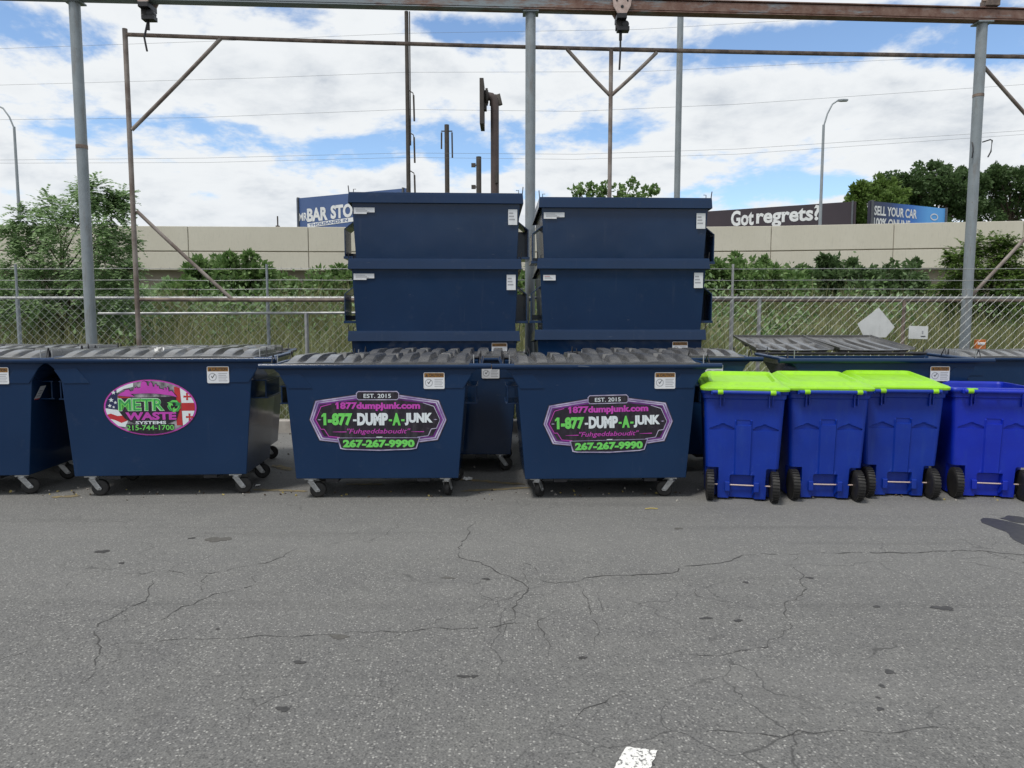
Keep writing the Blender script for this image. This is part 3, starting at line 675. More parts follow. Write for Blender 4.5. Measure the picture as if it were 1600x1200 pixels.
# stacked bins
GS = 'blue dumpsters stacked three high'
def make_stack_bin(label):
    o = thing('dumpster', (0, 0, 0), label, 'dumpster', GS); H = 1.28; DP = 1.12
    rings = [rect_ring(.955, .06, DP - .12, .0, .0), rect_ring(.9945, .0225, DP - .045, .80, .78), rect_ring(1.018, .0, DP, H, H - .06)]
    body_mesh(rings, .012).build('body', o, bevel=.006)
    # deep folded lip all round the top
    mb = MB(); zt, zb = H + .012, H - .115
    def ringl(hx, y0, y1, dz, k): return [(-hx, y0, dz), (hx, y0, dz), (hx, y1, dz - .06), (-hx, y1, dz - .06)]
    mb.loft([ringl(1.022, -.004, DP + .004, zb + .03, 0), ringl(1.054, -.038, DP + .03, zb, 0), ringl(1.048, -.032, DP + .03, zt - .03, 0), ringl(1.045, -.028, DP + .02, zt, 0), ringl(.985, .03, DP - .05, zt, 0), ringl(.985, .03, DP - .05, zb + .03, 0)], 'blue_paint', False, False, False)
    mb.build('rim', o, bevel=.004)
    for s in (-1, 1):
        mb = MB(); x0 = s * 1.0; x1 = s * 1.125; zc = .70; y0, y1 = .08, .50; L = y1 - y0; yc = (y0 + y1) / 2
        mb.prism([(x0, zc + .27), (x1, zc + .17), (x1, zc + .155), (x0, zc + .255)], y0, y1, 'blue_paint', lambda u, v, d: (u, d, v))
        mb.box((x1 - s * .006, yc, zc + .0), (.012, L, .34), 'blue_paint'); mb.box(((x0 + x1) / 2, yc, zc - .175), (.15, L, .03), 'blue_paint')
        if s > 0: mb.box(((x0 + x1) / 2 - s * .01, y1 - .1, zc + .01), (.13, .01, .34), 'blue_paint')
        else: mb.box(((x0 + x1) / 2 - s * .015, y1, zc - .12), (.14, .01, .06), 'blue_paint')
        mb.build('fork_pocket', o, bevel=.002)
        mb = MB(); mb.tube([(s * 1.04, .0, H - .02), (s * 1.05, -.012, H + .09)], .006, 'black_metal', 6); mb.tube([(s * 1.0, .06, H), (s * 1.0, .06, H + .06), (s * .97, .06, H + .06)], .005, 'black_metal', 6)
        mb.build('hook', o)
        mb = MB(); mb.box((s * .55, .5, -.03), (.12, .8, .06), 'black_metal'); mb.build('skid', o)
    return o
SY = 8.9
def rimz(py): return at(800, py, SY).z - 1.292
sb = make_stack_bin('bottom bin of the left stack, mostly hidden behind the front dumpsters')
sb.location = (-.955, SY, 0); sb.rotation_euler.z = R(1.0); sb.location.z = rimz(517)
specs = [('s1b', 680, 404.5, 2.0, 'middle bin of the left stack of blue dumpsters'), ('s1t', 681.5, 301.5, 2.6, 'topmost bin of the left stack, in front of the blue BAR STOOL billboard'),
         ('s2a', 969, 515, .8, 'bottom bin of the right stack, its top edge just above the black lids'), ('s2b', 974, 404, 1.3, 'middle bin of the right stack of blue dumpsters, between the other two'), ('s2t', 977.5, 309, 1.5, 'topmost bin of the right stack, left of the Got regrets billboard')]
for key, px, py, yaw, lab in specs:
    B[key] = place(sb, (pxX(px, SY, at(px, py, SY).z), SY, rimz(py)), lab, R(yaw))
B['s2t'].rotation_euler.z = R(2.2); B['s1a'] = sb
for k, z in (('s1a', 1), ('s2a', 1)): caution_label(B[k], .80 if k == 's1a' else .74, 1.07, -.0)
for o_ in (B['s1a'], B['s2a']):
    for c in o_.children:
        if c.name.startswith('caution'): c.location.y = -.004
for k in ('s1t', 's1b'):
    plain_label(B[k], -.865, 1.075, .25, .075, -.004, step=True); plain_label(B[k], .925, 1.01, .11, .185, -.004, name='tag_label')
plain_label(B['s2t'], -.865, 1.075, .25, .075, -.004, step=True); plain_label(B['s2t'], .925, 1.02, .11, .185, -.004, name='tag_label')
plain_label(B['s2b'], -.90, 1.06, .15, .065, -.004, red=True); plain_label(B['s2b'], .925, 1.03, .11, .185, -.004, name='tag_label')

# ------------------------------------------------------------------ wheeled carts
GC = 'blue wheeled carts standing in a line'
def cart_ring(z):
    f = z / 1.03; hx = .305 + .050 * f; y0 = .055 - .045 * f; y1 = .60 + .20 * f; r = .05
    if z > .94: hx += .012; y0 -= .010; y1 += .012
    pts = []; n = 44
    for i in range(n + 1):
        x = -hx + r + (2 * hx - 2 * r) * i / n; ax = abs(x); off = 0
        top = .655 + max(0, .060 * (1 - abs(ax - .18) / .13))
        if .085 < ax < hx - .03:
            if z < .655: off = .004
            elif z < top: off = .08 * (1 - (z - .655) / (top - .655))
        if ax < .072 and .24 < z < .745: off = -.014
        if ax < .06 and .70 < z < .745: off = .018
        if ax < .105 and z < .235: off = .05
        if ax > .215 and z < .300: off = .115
        if z > .955: off = 0
        pts.append((x, y0 + off, z))
    for cx, cy, a0 in ((hx - r, y0 + r, -90), (hx - r, y1 - r, 0), (-hx + r, y1 - r, 90), (-hx + r, y0 + r, 180)):
        o0 = .115 if (z < .300 and cy < .3) else 0
        for k in range(1 if a0 == -90 else 0, 6 if a0 != 180 else 5):
            q = R(a0 + 90 * k / 5); yy = cy + r * math.sin(q)
            pts.append((cx + r * math.cos(q), yy + (o0 if yy < .2 else 0), z))
    return pts
def make_cart(label, lid=True, m='cart_blue'):
    o = thing('wheeled_cart', (0, 0, 0), label, 'wheelie bin', GC)
    zs = [.02, .03, .08, .13, .18, .225, .24, .245, .27, .295, .305, .36, .42, .48, .54, .60, .645, .654, .656, .665, .675, .685, .695, .70, .705, .715, .725, .74, .75, .78, .84, .90, .935, .945, .96, 1.0, 1.03]
    R_ = [cart_ring(z) for z in zs]
    inn = [[(x * .955, .39 + (y - .39) * .955, z) for x, y, z in cart_ring(zz)] for zz in (1.03, .97, .5, .3)]
    mb = MB(); mb.loft(R_ + inn, m, False, True, True); b = mb.build('body', o, bevel=0)
    # rim lip, handle
    mb = MB(); rim = cart_ring(1.0); big = lambda k, z: [(x * k, .40 + (y - .40) * k, z) for x, y, _ in rim]
    mb.loft([big(1.005, .985), big(1.035, .985), big(1.04, 1.03), big(.96, 1.034), big(.955, 1.0)], m, True, False, False); mb.build('rim', o)
    mb = MB(); mb.tube([(-.285, -.055, 1.005), (.285, -.055, 1.005)], .017, m, 12)
    for x in (-.285, -.17, 0, .17, .285): mb.box((x, -.028, 1.0), (.022, .06, .034), m)
    for x in (-.21, .21): mb.box((x, .004, .925), (.012, .035, .12), m); mb.box((x + .03, .004, .93), (.010, .030, .10), m)
    mb.build('handle', o, bevel=.004)
    mb = MB(); mb.tube([(-.27, .070, .14), (.27, .070, .14)], .0065, 'axle_steel', 10)
    mb.build('axle', o)
    for s in (-1, 1): mb = MB(); mb.box((s * .128, .055, .13), (.045, .05, .09), m); mb.build('axle_bracket', o, bevel=.006)
    for s in (-1, 1):
        mw = MB(); n = 36
        prof = [(-.032, .085), (-.034, .118), (-.026, .134), (.026, .134), (.034, .118), (.032, .085)]
        mw.lathe(prof, 'rubber', 'X', n=n)
        for k in range(30):
            q = 2 * math.pi * k / 30; mw.box((0, .136 * math.cos(q), .136 * math.sin(q)), (.058, .014, .010), 'rubber', Matrix.Rotation(q - math.pi / 2, 3, 'X'))
        mw.lathe([(-.030, .014), (-.030, .034), (.030, .034), (.030, .014)], 'black_metal', 'X', n=14)
        for k in range(6):
            q = 2 * math.pi * k / 6; mw.box((0, .06 * math.cos(q), .06 * math.sin(q)), (.026, .02, .062), 'black_metal', Matrix.Rotation(q - math.pi / 2, 3, 'X'))
        wl = mw.build('wheel', o); wl.location = (s * .282, .048, .14)
    if lid:
        mb = MB(); n = 9; vs = []
        def lr(hx, y0, y1, zf, zb, r=.06, sag=0):
            pts = []
            for cx, cy, a0 in ((hx - r, y0 + r, -90), (hx - r, y1 - r, 0), (-hx + r, y1 - r, 90), (-hx + r, y0 + r, 180)):
                for k in range(6):
                    q = R(a0 + 18 * k); yy = cy + r * math.sin(q); f = (yy - y0) / (y1 - y0)
                    pts.append((cx + r * math.cos(q), yy, zf + (zb - zf) * f))
            return pts
        mb.loft([lr(.372, -.035, .84, 1.018, 1.042), lr(.385, -.045, .855, 1.016, 1.036), lr(.388, -.048, .858, 1.038, 1.066), lr(.372, -.03, .845, 1.052, 1.086), lr(.335, .03, .79, 1.066, 1.118), lr(.305, .10, .74, 1.090, 1.142), lr(.285, .13, .70, 1.090, 1.142), lr(.262, .17, .66, 1.070, 1.112), lr(.12, .30, .52, 1.076, 1.108)], 'lime_plastic', False, True, True)
        mb.box((0, .88, 1.06), (.36, .06, .03), 'lime_plastic')
        l = mb.build('lid', o, bevel=.004)
    for x in ((-.215, .235) if lid else (-.235,)):
        mb = MB(); mb.lathe([(-.024, .021), (.024, .021)], 'lime_plastic', 'X', (x, -.055, 1.006), 12); mb.box((x + (0 if lid else .02), -.030, 1.02), (.05 if lid else .08, .055, .022), 'lime_plastic'); mb.build('hinge_tab', o, bevel=.003)
    return o
cart = make_cart('blue cart with a lime lid and round white side logo, next to the dumpsters')
bare = make_cart('bright blue wheeled cart without a lid, at the right edge of the photo', False, 'cart_blue_bright')
CY = 6.46
def cx_(px): return pxX(px, CY, .6)
place(cart, (cx_(1297), CY + .03, 0), 'blue wheeled cart with a lime lid, second cart from the dumpsters', R(-6))
place(cart, (cx_(1424), CY + .13, 0), 'blue wheeled cart with a lime lid, next to the cart that has no lid', R(-7))
place(bare, (cx_(1563), CY + .08, 0), bare['label'], R(-12), first=True)
place(cart, (cx_(1162), CY, 0), cart['label'], R(-12), first=True)
# round emblem on the first cart's side: peaked arrow over two lines of small marks
mb = MB(); k = .055
fn = lambda u, v, d: (-.341 - d - .006 * v, .20 - u * k * 1.0, .80 + v * k * 1.5)
put_poly(mb, [(math.cos(q * .2618), math.sin(q * .2618)) for q in range(24)], 'cart_blue_bright', fn, .003)
ring_poly(mb, [(1.08 * math.cos(q * .2618), 1.08 * math.sin(q * .2618)) for q in range(24)], [(.95 * math.cos(q * .2618), .95 * math.sin(q * .2618)) for q in range(24)], 'white_label', fn, .004)
put_poly(mb, [(-.6, .2), (0, .85), (.6, .2), (.3, .2), (0, .5), (-.3, .2)], 'white_label', fn, .005)
for q, (a, b) in enumerate(((-.6, .6), (-.55, .5), (-.4, .4))): put_poly(mb, [(a, .05 - q * .28), (b, .05 - q * .28), (b, -.10 - q * .28), (a, -.10 - q * .28)], 'white_label', fn, .005)
mb.build('round_logo', cart)

# ------------------------------------------------------------------ chain-link fence
fence = thing('chain_link_fence', (0, FY, 0), 'galvanised chain-link fence topped with three strands of barbed wire, behind the dumpsters', 'fence')
ZT = 1.97
mb = MB(); sp = .062; rws = 31; rh = (ZT - .1 + .05) / rws; r = .0026
nw = int(22 / sp)
for i in range(nw):
    x0 = -11 + i * sp; vs = []
    for k in range(rws + 1):
        x = x0 + (sp / 2 - .001 if (k + i) % 2 else -sp / 2 + .001); y = .004 * (1 if (k + i) % 2 else -1); z = .10 + k * rh
        vs += [(x - r, y, z), (x + r * .5, y - r, z), (x + r * .5, y + r, z)]
    mb.add(vs, [(3 * k + a, 3 * k + (a + 1) % 3, 3 * k + 3 + (a + 1) % 3, 3 * k + 3 + a) for k in range(rws) for a in range(3)], 'mesh_wire')
mb.build('wire_mesh', fence)
mb = MB(); mb.tube([(-11, .035, ZT), (11, .035, ZT)], .022, 'galvanised', 10); mb.build('top_rail', fence)
mb = MB(); a, b = X(157, FY, 1.7), X(545, FY, 1.7); zz = at(300, 490, FY).z; mb.tube([(a, -.05, zz), (b + .3, -.05, zz + .01)], .020, 'galvanised', 10); mb.build('mid_rail', fence)
for px, top, rad, mm in ((-160, 2.05, .03, 'galvanised'), (25, 2.46, .03, 'grey_pipe'), (417, 2.46, .026, 'grey_pipe'), (480, zz, .030, 'galvanised'), (640, 2.46, .03, 'galvanised'), (900, 2.46, .03, 'galvanised'), (1145, 2.46, .030, 'galvanised'), (1188, ZT, .028, 'galvanised'), (1415, ZT, .026, 'rusty_pipe'), (1700, 2.46, .03, 'galvanised')):
    mb = MB(); x = X(px, FY, 1.8)
    mb.tube([(x, .045 if px != 480 else -.05, 0), (x, .045 if px != 480 else -.05, min(top, ZT + .03))], rad, mm, 10)
    if top > 2.1: mb.tube([(x, .045, ZT), (x, .045, top)], .018, mm, 8)
    mb.build('fence_post', fence)
rb = random.Random(3)
for py in (419, 437, 451):
    z = at(800, py, FY).z; mb = MB(); pts = [(-11 + i * 1.1, .045 + .004 * math.sin(i), z - .012 * math.sin(i * 1.3) ** 2) for i in range(21)]
    mb.tube(pts, .0045, 'galvanised', 5)
    for i in range(150):
        x = -11 + i * .1467; q = rb.uniform(-1, 1) * .02
        mb.tube([(x, .045, z - .018), (x + q, .045, z + .018)], .0028, 'galvanised', 3, False)
    mb.build('barbed_wire', fence)
# signs and small things tied to the fence
def sheet(name, c, poly, m, label, cat):
    mb = MB(); mb.prism(poly, 0, .004, m, lambda u, v, d: (u, d, v)); o = mb.build(name); o.location = c; return tag(o, label, cat)
c = at(1369, 508, FY - .03); k = FY / F
sheet('blank_sign', c, [(-29 * k, 2 * k), (3 * k, 27 * k), (29 * k, -3 * k), (16 * k, -19 * k), (-18 * k, -19 * k)], 'sign_white', 'blank pale diamond-shaped board hung on the chain-link fence', 'sign')
c = at(1435, 519, FY - .03)
o = sheet('notice', c, [(-15 * k, -10 * k), (15 * k, -11 * k), (15 * k, 9 * k), (-15 * k, 10 * k)], 'sign_white', 'small white rectangular notice wired to the fence, right of the diamond board', 'sign')
mb = MB(); mb.box((.07, -.003, -.06), (.07, .002, .012), 'label_dark'); mb.box((.06, -.003, .0), (.02, .002, .04), 'label_grey'); mb.build('print', o)
c = at(1531, 541, FY + .25); mb = MB(); mb.box((0, 0, 0), (.15, .06, .20), 'orange_plastic'); mb.box((0, -.03, .04), (.11, .02, .04), 'white_label'); mb.box((0, .02, -.62), (.03, .03, 1.04), 'rusty_pipe'); o = mb.build('utility_marker', bevel=.01); o.location = c
tag(o, 'small orange marker behind the fence beside the thick grey pole', 'marker')

# ------------------------------------------------------------------ overhead rail and pipe frame
def beamY(px): return 10.2 + (px - 133) / (1525 - 133) * .7
gan = thing('overhead_rail', (0, 0, 0), 'long rusty overhead steel rail carried on thick grey pipe posts above the dumpsters', 'gantry')
L0, R0 = at(-120, -1, beamY(-120)), at(1720, 38, beamY(1720))
zb = 5.95; dirv = Vector((R0.x - L0.x, R0.y - L0.y, 0)); ln = dirv.length; ang = math.atan2(dirv.y, dirv.x)
mb = MB(); hgt = .185; prof = [(-.075, 0), (.075, 0), (.075, .016), (.012, .022), (.012, hgt - .022), (.075, hgt - .016), (.075, hgt), (-.075, hgt), (-.075, hgt - .016), (-.012, hgt - .022), (-.012, .022), (-.075, .016)]
mb.prism(prof, -ln / 2, ln / 2, 'beam_paint', lambda u, v, d: (d, u, v))
# a channel plate welded to the web makes the near side nearly flush
mb.box((0, -.055, hgt / 2), (ln, .012, hgt - .06), 'beam_paint')
bo = mb.build('rail_beam', gan, bevel=.003); bo.location = ((L0.x + R0.x) / 2, (L0.y + R0.y) / 2, zb); bo.rotation_euler = (0, 0, ang)
for px, pt in ((133, 118), (830, 829), (1524, 1533)):
    Y = beamY(px) + .02; x = X(pt, Y, zb - .3); mb = MB()
    mb.tube([(x, Y, 0), (x, Y, zb - .002)], .072, 'grey_pipe', 20)
    if px != 830: mb.tube([(x, Y, 4.0 if px < 500 else 4.9), (x, Y, 4.05 if px < 500 else 4.94)], .076, 'rusty_pipe', 20)
    mb.box((x, Y, zb - .012), (.22, .2, .02), 'grey_pipe')
    mb.build('post', gan)
# bracket wires hanging from the right post
Y = beamY(1524); mb = MB(); a = at(1535, 222, Y)
mb.tube([a, a + Vector((.10, -.02, .03)), a + Vector((.13, -.02, .02)), a + Vector((.12, -.02, -.14)), a + Vector((.08, -.02, -.22))], .010, 'black_metal', 6)
a2 = at(1519, 222, Y); mb.tube([a2, a2 + Vector((-.01, -.05, -.10)), a2 + Vector((-.02, -.05, -.24))], .009, 'black_metal', 6); mb.build('bracket', gan)
# clamp sitting on the rail
c = at(1547, 6, beamY(1547) - .03); mb = MB(); mb.box((0, 0, 0), (.20, .16, .10), 'rusty_pipe'); mb.box((.10, 0, .09), (.10, .10, .14), 'rusty_pipe', Matrix.Rotation(.6, 3, 'Y')); mb.box((-.06, -.06, .08), (.05, .05, .12), 'rusty_pipe')
mb.tube([(-.15, -.05, .02), (.2, -.05, .06)], .02, 'rusty_pipe', 8)
o = mb.build('rail_clamp', bevel=.008); o.location = c; tag(o, 'rusty clamp bolted over the right end of the overhead rail', 'clamp')
def trolley(px, zoff, rodlen, kink, label):
    Y = beamY(px) - .0; x = X(px, Y, zb); o = thing('trolley', (x, Y, zb), label, 'trolley', 'trolleys hanging from the overhead rail')
    for s in (-1, 1):
        mb = MB(); yy = s * .115
        pl = [(-.135, .14), (-.10, .17), (-.03, .12), (.03, .12), (.10, .17), (.135, .14), (.12, .03), (.06, -.08), (-.05, -.09), (-.12, .02)]
        mb.prism(pl, yy - .012, yy + .012, 'pinkish_steel', lambda u, v, d: (u, d, v + .03))
        for u in (-.075, .075): mb.lathe([(-.02, .042), (.02, .042)], 'black_metal', 'Y', (u, yy - s * .033, .13), 14); mb.lathe([(-.018, .014), (.018, .014)], 'black_metal', 'Y', (u, yy, .13), 8)
        mb.lathe([(-.02, .022), (.02, .022)], 'black_metal', 'Y', (0, yy, .05), 8); mb.build('side_plate', o, bevel=.004)
    mb = MB(); mb.box((.0, 0, -.07), (.14, .26, .07), 'black_metal'); mb.box((-.02, 0, -.15), (.10, .10, .14), 'rubber'); mb.box((.03, -.02, -.22), (.17, .12, .06), 'black_metal'); mb.lathe([(-.05, .05), (.05, .05)], 'black_metal', 'Y', (.06, -.02, -.16), 12); mb.build('hook_block', o, bevel=.006)
    mb = MB(); mb.tube([(0, 0, -.24), (kink[0], 0, -.24 - rodlen * .55), (kink[1], 0, -.24 - rodlen)], .014, 'black_metal', 8); mb.tube([(0, 0, -.24), (0, 0, -.36)], .022, 'rubber', 8); mb.build('rod', o)
trolley(230, 0, .40, (-.06, -.03), 'rail trolley with bent black rod, hanging over the left end of the pipe frame')
trolley(970, 0, .52, (0, -.01), 'rail trolley with straight black rod, hanging above the forked pipe post')

def frY(px): return 10.35 + (px - 200) / 1400 * .75
fr = thing('pipe_frame', (0, 0, 0), 'tall frame of thin weathered pipes with diagonal braces, in front of the fence', 'frame')
def fp(px, py): return at(px, py, frY(px))
def pipe(name, a, b, r, m='worn_pipe'):
    mb = MB(); n = 8; A, Bv = fp(*a), fp(*b); mb.tube([A.lerp(Bv, i / n) + Vector((0, 0, -.01 * math.sin(math.pi * i / n))) for i in range(n + 1)], r, m, 12); return mb.build(name, fr)
A = fp(195, 45); mb = MB(); mb.tube([(A.x, A.y, 0), (A.x, A.y, A.z)], .034, 'worn_pipe', 14); mb.build('post', fr)
T = fp(955, 78); mb = MB(); mb.tube([(T.x, T.y, 0), (T.x, T.y, T.z)], .030, 'worn_pipe', 14); mb.build('post', fr)
pipe('top_rail', (198, 54), (960, 77), .027, 'rusty_pipe'); pipe('top_rail', (960, 77), (1700, 90), .030, 'rusty_pipe')
pipe('lower_rail', (218, 468), (820, 468), .026, 'rusty_pipe'); pipe('lower_rail', (960, 468), (1720, 469), .026, 'rusty_pipe')
for a, b in (((345, 60), (206, 203)), ((214, 330), (362, 467)), ((886, 77), (954, 150)), ((1026, 82), (954, 150)), ((1525, 90), (1640, 220)), ((1640, 330), (1516, 464))):
    pipe('brace', a, b, .026)

# ------------------------------------------------------------------ tall poles beyond the fence
def vpole(name, px, pyt, Y, r, m, label, cat, extra=None, group=None, taper=1.0):
    Tp = at(px, pyt, Y); o = thing(name, (Tp.x, Y, 0), label, cat, group); mb = MB(); mb.tube([(0, 0, 0), (0, 0, Tp.z)], [r, r * taper], m, 14); mb.build('pole', o)
    if extra: extra(o, Tp.z)
    return o
def insul(o, h):
    mb = MB()
    for z0 in (h * .78, h * .66, h * .55):
        for s in ((1,) if z0 > h * .7 else (1,)):
            mb.tube([(0, 0, z0), (.25 * s, 0, z0 - .15), (.28 * s, 0, z0 - .3)], .025, 'dark_pole', 6); mb.tube([(.28 * s, 0, z0 - .25), (.30 * s, 0, z0 - 1.4)], .045, 'dark_pole', 6)
    mb.tube([(.14, 0, h), (.12, 0, h * .62)], .03, 'dark_pole', 6); mb.build('insulator', o)
vpole('utility_pole', 635, 18, 34, .11, 'dark_pole', 'tall dark utility pole with hanging insulators behind the left stack', 'pole', insul, taper=.8)
def insul2(o, h):
    mb = MB(); mb.box((0, 0, h - .5), (.9, .08, .08), 'dark_pole')
    for s in (-1, 1): mb.tube([(.42 * s, 0, h - .6), (.44 * s, 0, h - 2.6 + .7 * (s < 0))], .07, 'dark_pole', 6)
    mb.build('insulator', o)
vpole('utility_pole', 698, 195, 60, .19, 'dark_pole', 'shorter, farther utility pole with two hanging insulators, right of the tall dark one', 'pole', insul2)
def boxes(o, h):
    mb = MB()
    for z in (h - .5, h - 1.8): mb.box((-.32, 0, z), (.26, .2, .22), 'dark_pole'); mb.box((-.12, 0, z), (.2, .06, .06), 'dark_pole')
    mb.build('bracket', o)
vpole('short_post', 748, 245, 45, .16, 'dark_pole', 'short dark post with two brackets, beside the goosenecked brown pipe', 'post', boxes)
vpole('tall_pole', 1065, -60, 13.5, .055, 'grey_pipe', 'thin tall grey pole rising out of the photo behind the right stack', 'pole')
Y = 14.0; Tp = at(773, 160, Y); o = thing('vent_pipe', (Tp.x, Y, 0), 'brown goosenecked pipe with a round flange and dark end plate, behind the left stack', 'pipe')
mb = MB(); h = Tp.z; mb.tube([(0, 0, 0), (0, 0, h - .02), (-.015, 0, h + .05), (-.06, 0, h + .10), (-.13, 0, h + .11)], .078, 'brown_pipe', 16); mb.tube([(.04, -.08, h - 1.5), (.04, -.08, h - 1.3)], .035, 'dark_pole', 8); mb.build('pipe', o)
mb = MB(); mb.lathe([(-.17, .155), (-.13, .155)], 'dark_pole', 'X', (0, 0, h + .10), 20); mb.lathe([(-.2, .12), (-.12, .12)], 'dark_pole', 'X', (0, 0, h + .10), 16); mb.tube([(-.05, .03, h - .05), (-.05, .03, h + .16), (.06, .03, h + .14), (.10, .03, h - .04)], .05, 'dark_pole', 10); mb.build('flange', o)
mb = MB(); mb.box((-.235, 0, h - .05), (.075, .55, .82), 'dark_pole'); mb.box((-.18, 0, h + .0), (.06, .15, .3), 'dark_pole'); mb.build('end_plate', o, bevel=.005)
def lamp(px, pyk, Y, tip, label, fl):
    K = at(px, pyk, Y); Tt = at(tip[0], tip[1], Y); o = thing('street_lamp', (K.x, Y, 0), label, 'street lamp', 'street lamps along the highway')
    mb = MB(); mb.tube([(0, 0, 0), (0, 0, K.z)], [.13, .075], 'lamp_grey', 10); mb.build('pole', o)
    d = Tt - K; mb = MB(); mb.tube([(0, 0, K.z - .1), (d.x * .25, 0, K.z + d.z * .45), (d.x * .6, 0, K.z + d.z * .85), (d.x, 0, K.z + d.z)], .05, 'lamp_grey', 8); mb.build('arm', o)
    mb = MB(); s = math.copysign(1, d.x); mb.loft([[(d.x + s * a, b * ww, K.z + d.z + c_) for b, c_ in ((-1, -.05), (1, -.05), (1, .06), (-1, .06))] for a, ww in ((0, .06), (.25, .16), (.6, .12))], 'lamp_grey', False); mb.build('lamp_head', o, bevel=.01)
lamp(1287, 195, 46, (1309, 157), 'slim street lamp with a right-hand arm behind the Got regrets billboard wall', 1)
lamp(22, 198, 46, (-6, 164), 'slim street lamp at the left edge, above the feathery tree', -1)

# power lines
for pts, r, lab in [([(-300, 193), (0, 187), (300, 184), (635, 171), (900, 174), (1150, 163), (1600, 132), (1900, 110)], .0065, 'uppermost clearly seen power line crossing the sky in mid height'),
                    ([(-300, 254), (0, 250), (320, 247), (635, 239), (900, 241), (1150, 233), (1600, 204), (1900, 185)], .0065, 'upper of the two low power lines running close together'),
                    ([(-300, 258), (0, 255), (320, 254), (635, 246), (900, 249), (1150, 241), (1600, 210), (1900, 190)], .006, 'lower of the two low power lines running close together'),
                    ([(-300, 135), (0, 133), (400, 122), (635, 113), (1000, 112), (1600, 84)], .006, 'faint thin power line crossing below the frame pipe'),
                    ([(-300, 78), (0, 76), (400, 62), (635, 52), (1000, 46), (1600, 10)], .006, 'faint thin power line highest in the sky, near the overhead rail')]:
    mb = MB(); mb.tube([at(px, py, 34.2) for px, py in pts], r, 'wire', 5); tag(mb.build('power_line'), lab, 'cable', 'power lines across the sky')

# ------------------------------------------------------------------ highway wall
WL = lambda x: 40.0 + .045 * (min(x, -8) + 28) if x < 5 else 40.9 - .17 * max(0, x - 11)
wall = thing('highway_wall', (0, 0, 0), 'long beige concrete highway wall with panel joints, beyond the fence', 'wall')
jl = [-440, -260, -75, 111, 295, 480, 660, 840, 1020, 1203, 1378, 1553, 1730, 1910, 2090, 2300]
mb = MB(); md = MB()
ztop = lambda px: at(800, 351.8, 40).z
def wx(px): return (px - 800) / F * 40
zl, zb2 = at(800, 391.5, 40).z, at(800, 421, 40).z
g = .04
for a, b in zip(jl, jl[1:]):
    xa, xb = wx(a) + g / 2, wx(b) - g / 2
    for (z0a, z1a, z0b, z1b) in ((zl + .03, ztop(a), zl + .03, ztop(b)), (zb2, zl - .03, zb2, zl - .03)):
        ya, yb = WL(xa), WL(xb)
        mb.add([(xa, ya, z0a), (xb, yb, z0b), (xb, yb, z1b), (xa, ya, z1a), (xa, ya + .5, z0a), (xb, yb + .5, z0b), (xb, yb + .5, z1b), (xa, ya + .5, z1a)],
               [(0, 1, 2, 3), (5, 4, 7, 6), (3, 2, 6, 7), (1, 0, 4, 5), (0, 3, 7, 4), (2, 1, 5, 6)], 'concrete')
for a, b in zip(jl, jl[1:]):
    xa, xb = wx(a), wx(b)
    mb.add([(xa, WL(xa) + .06, zb2 + .02), (xb, WL(xb) + .06, zb2 + .02), (xb, WL(xb) + .06, ztop(0) - .5), (xa, WL(xa) + .06, ztop(0) - .5)], [(0, 1, 2, 3)], 'concrete_dark')
mb.build('panels', wall, bevel=.02)
for a, b in zip(jl, jl[1:]):
    xa, xb = wx(a) + .03, wx(b) - .03
    md.add([(xa, WL(xa) + .7, 0), (xb, WL(xb) + .7, 0), (xb, WL(xb) + .7, zb2 + .3), (xa, WL(xa) + .7, zb2 + .3)], [(0, 1, 2, 3)], 'concrete_dark')
    md.box((wx(a), WL(wx(a)) + .62, zb2 / 2), (.35, .3, zb2 - .02), 'concrete_dark')
md.build('lower_wall', wall)

# ------------------------------------------------------------------ billboards
def board(A, Bp, h, m, label, texts=None, rel=0):
    # A, Bp are the two top corners (same height)
    d = Vector((Bp.x - A.x, Bp.y - A.y, 0)); L = d.length; z = (A.z + Bp.z) / 2
    o = thing('billboard', (A.x, A.y, 0), label, 'billboard', None, math.atan2(d.y, d.x))
    mb = MB(); mb.box((L / 2, .1, z - h / 2), (L, .2, h), m); mb.build('panel', o)
    mb = MB()
    for q in (.02, .98): mb.box((L * q, .0, z - h / 2), (.12, .26, h + .1), 'board_frame')
    mb.box((L / 2, .0, z - h - .03), (L, .5, .12), 'board_frame'); mb.build('frame', o)
    mb = MB()
    for q in (.25, .75): mb.tube([(L * q, .4, 0), (L * q, .4, z - h * .2)], .25, 'board_frame', 10)
    mb.build('support', o)
    return o, L, z
fnb = lambda u, v, d: (u, -.02 - d, v)
A, Bp = at(463, 310, 60), at(634, 294, 55.4)
o, L, z = board(A, Bp, 2.7, 'board_blue', 'blue BAR STOOL billboard rising over the wall, partly behind the left stack')
mb = MB(); s = 60 / F
put_text(mb, 'MR', (.24, 1.10, z - 1.85, z - 1.22), 'board_letters', fnb, .0, .02, slant=.02); put_text(mb, 'BAR', (1.10, 3.2, z - 1.98, z - .92), 'board_letters', fnb, .004, .045, slant=.02)
put_text(mb, 'STOOL', (3.5, 7.2, z - 1.95, z - .88), 'board_letters', fnb, .004, .045, slant=.02)
put_poly(mb, [(1.1, z - 2.42), (8.2, z - 2.05), (8.2, z - 1.72), (1.1, z - 2.09)], 'board_letters', fnb, .0); put_text(mb, 'THOUSANDS IN', (1.3, 5.2, z - 2.42, z - 2.19), 'board_blue', fnb, .006, .03, slant=.052)
mb.build('lettering', o)
A, Bp = at(1085, 332, 58.3), at(1338, 314, 53)
o, L, z = board(A, Bp, 4.2, 'board_brown', 'dark brown billboard reading Got regrets? in white, above the wall')
mb = MB(); kx = lambda px: L * ((px - 1085) / (1338 - 1085)) ** 1.0
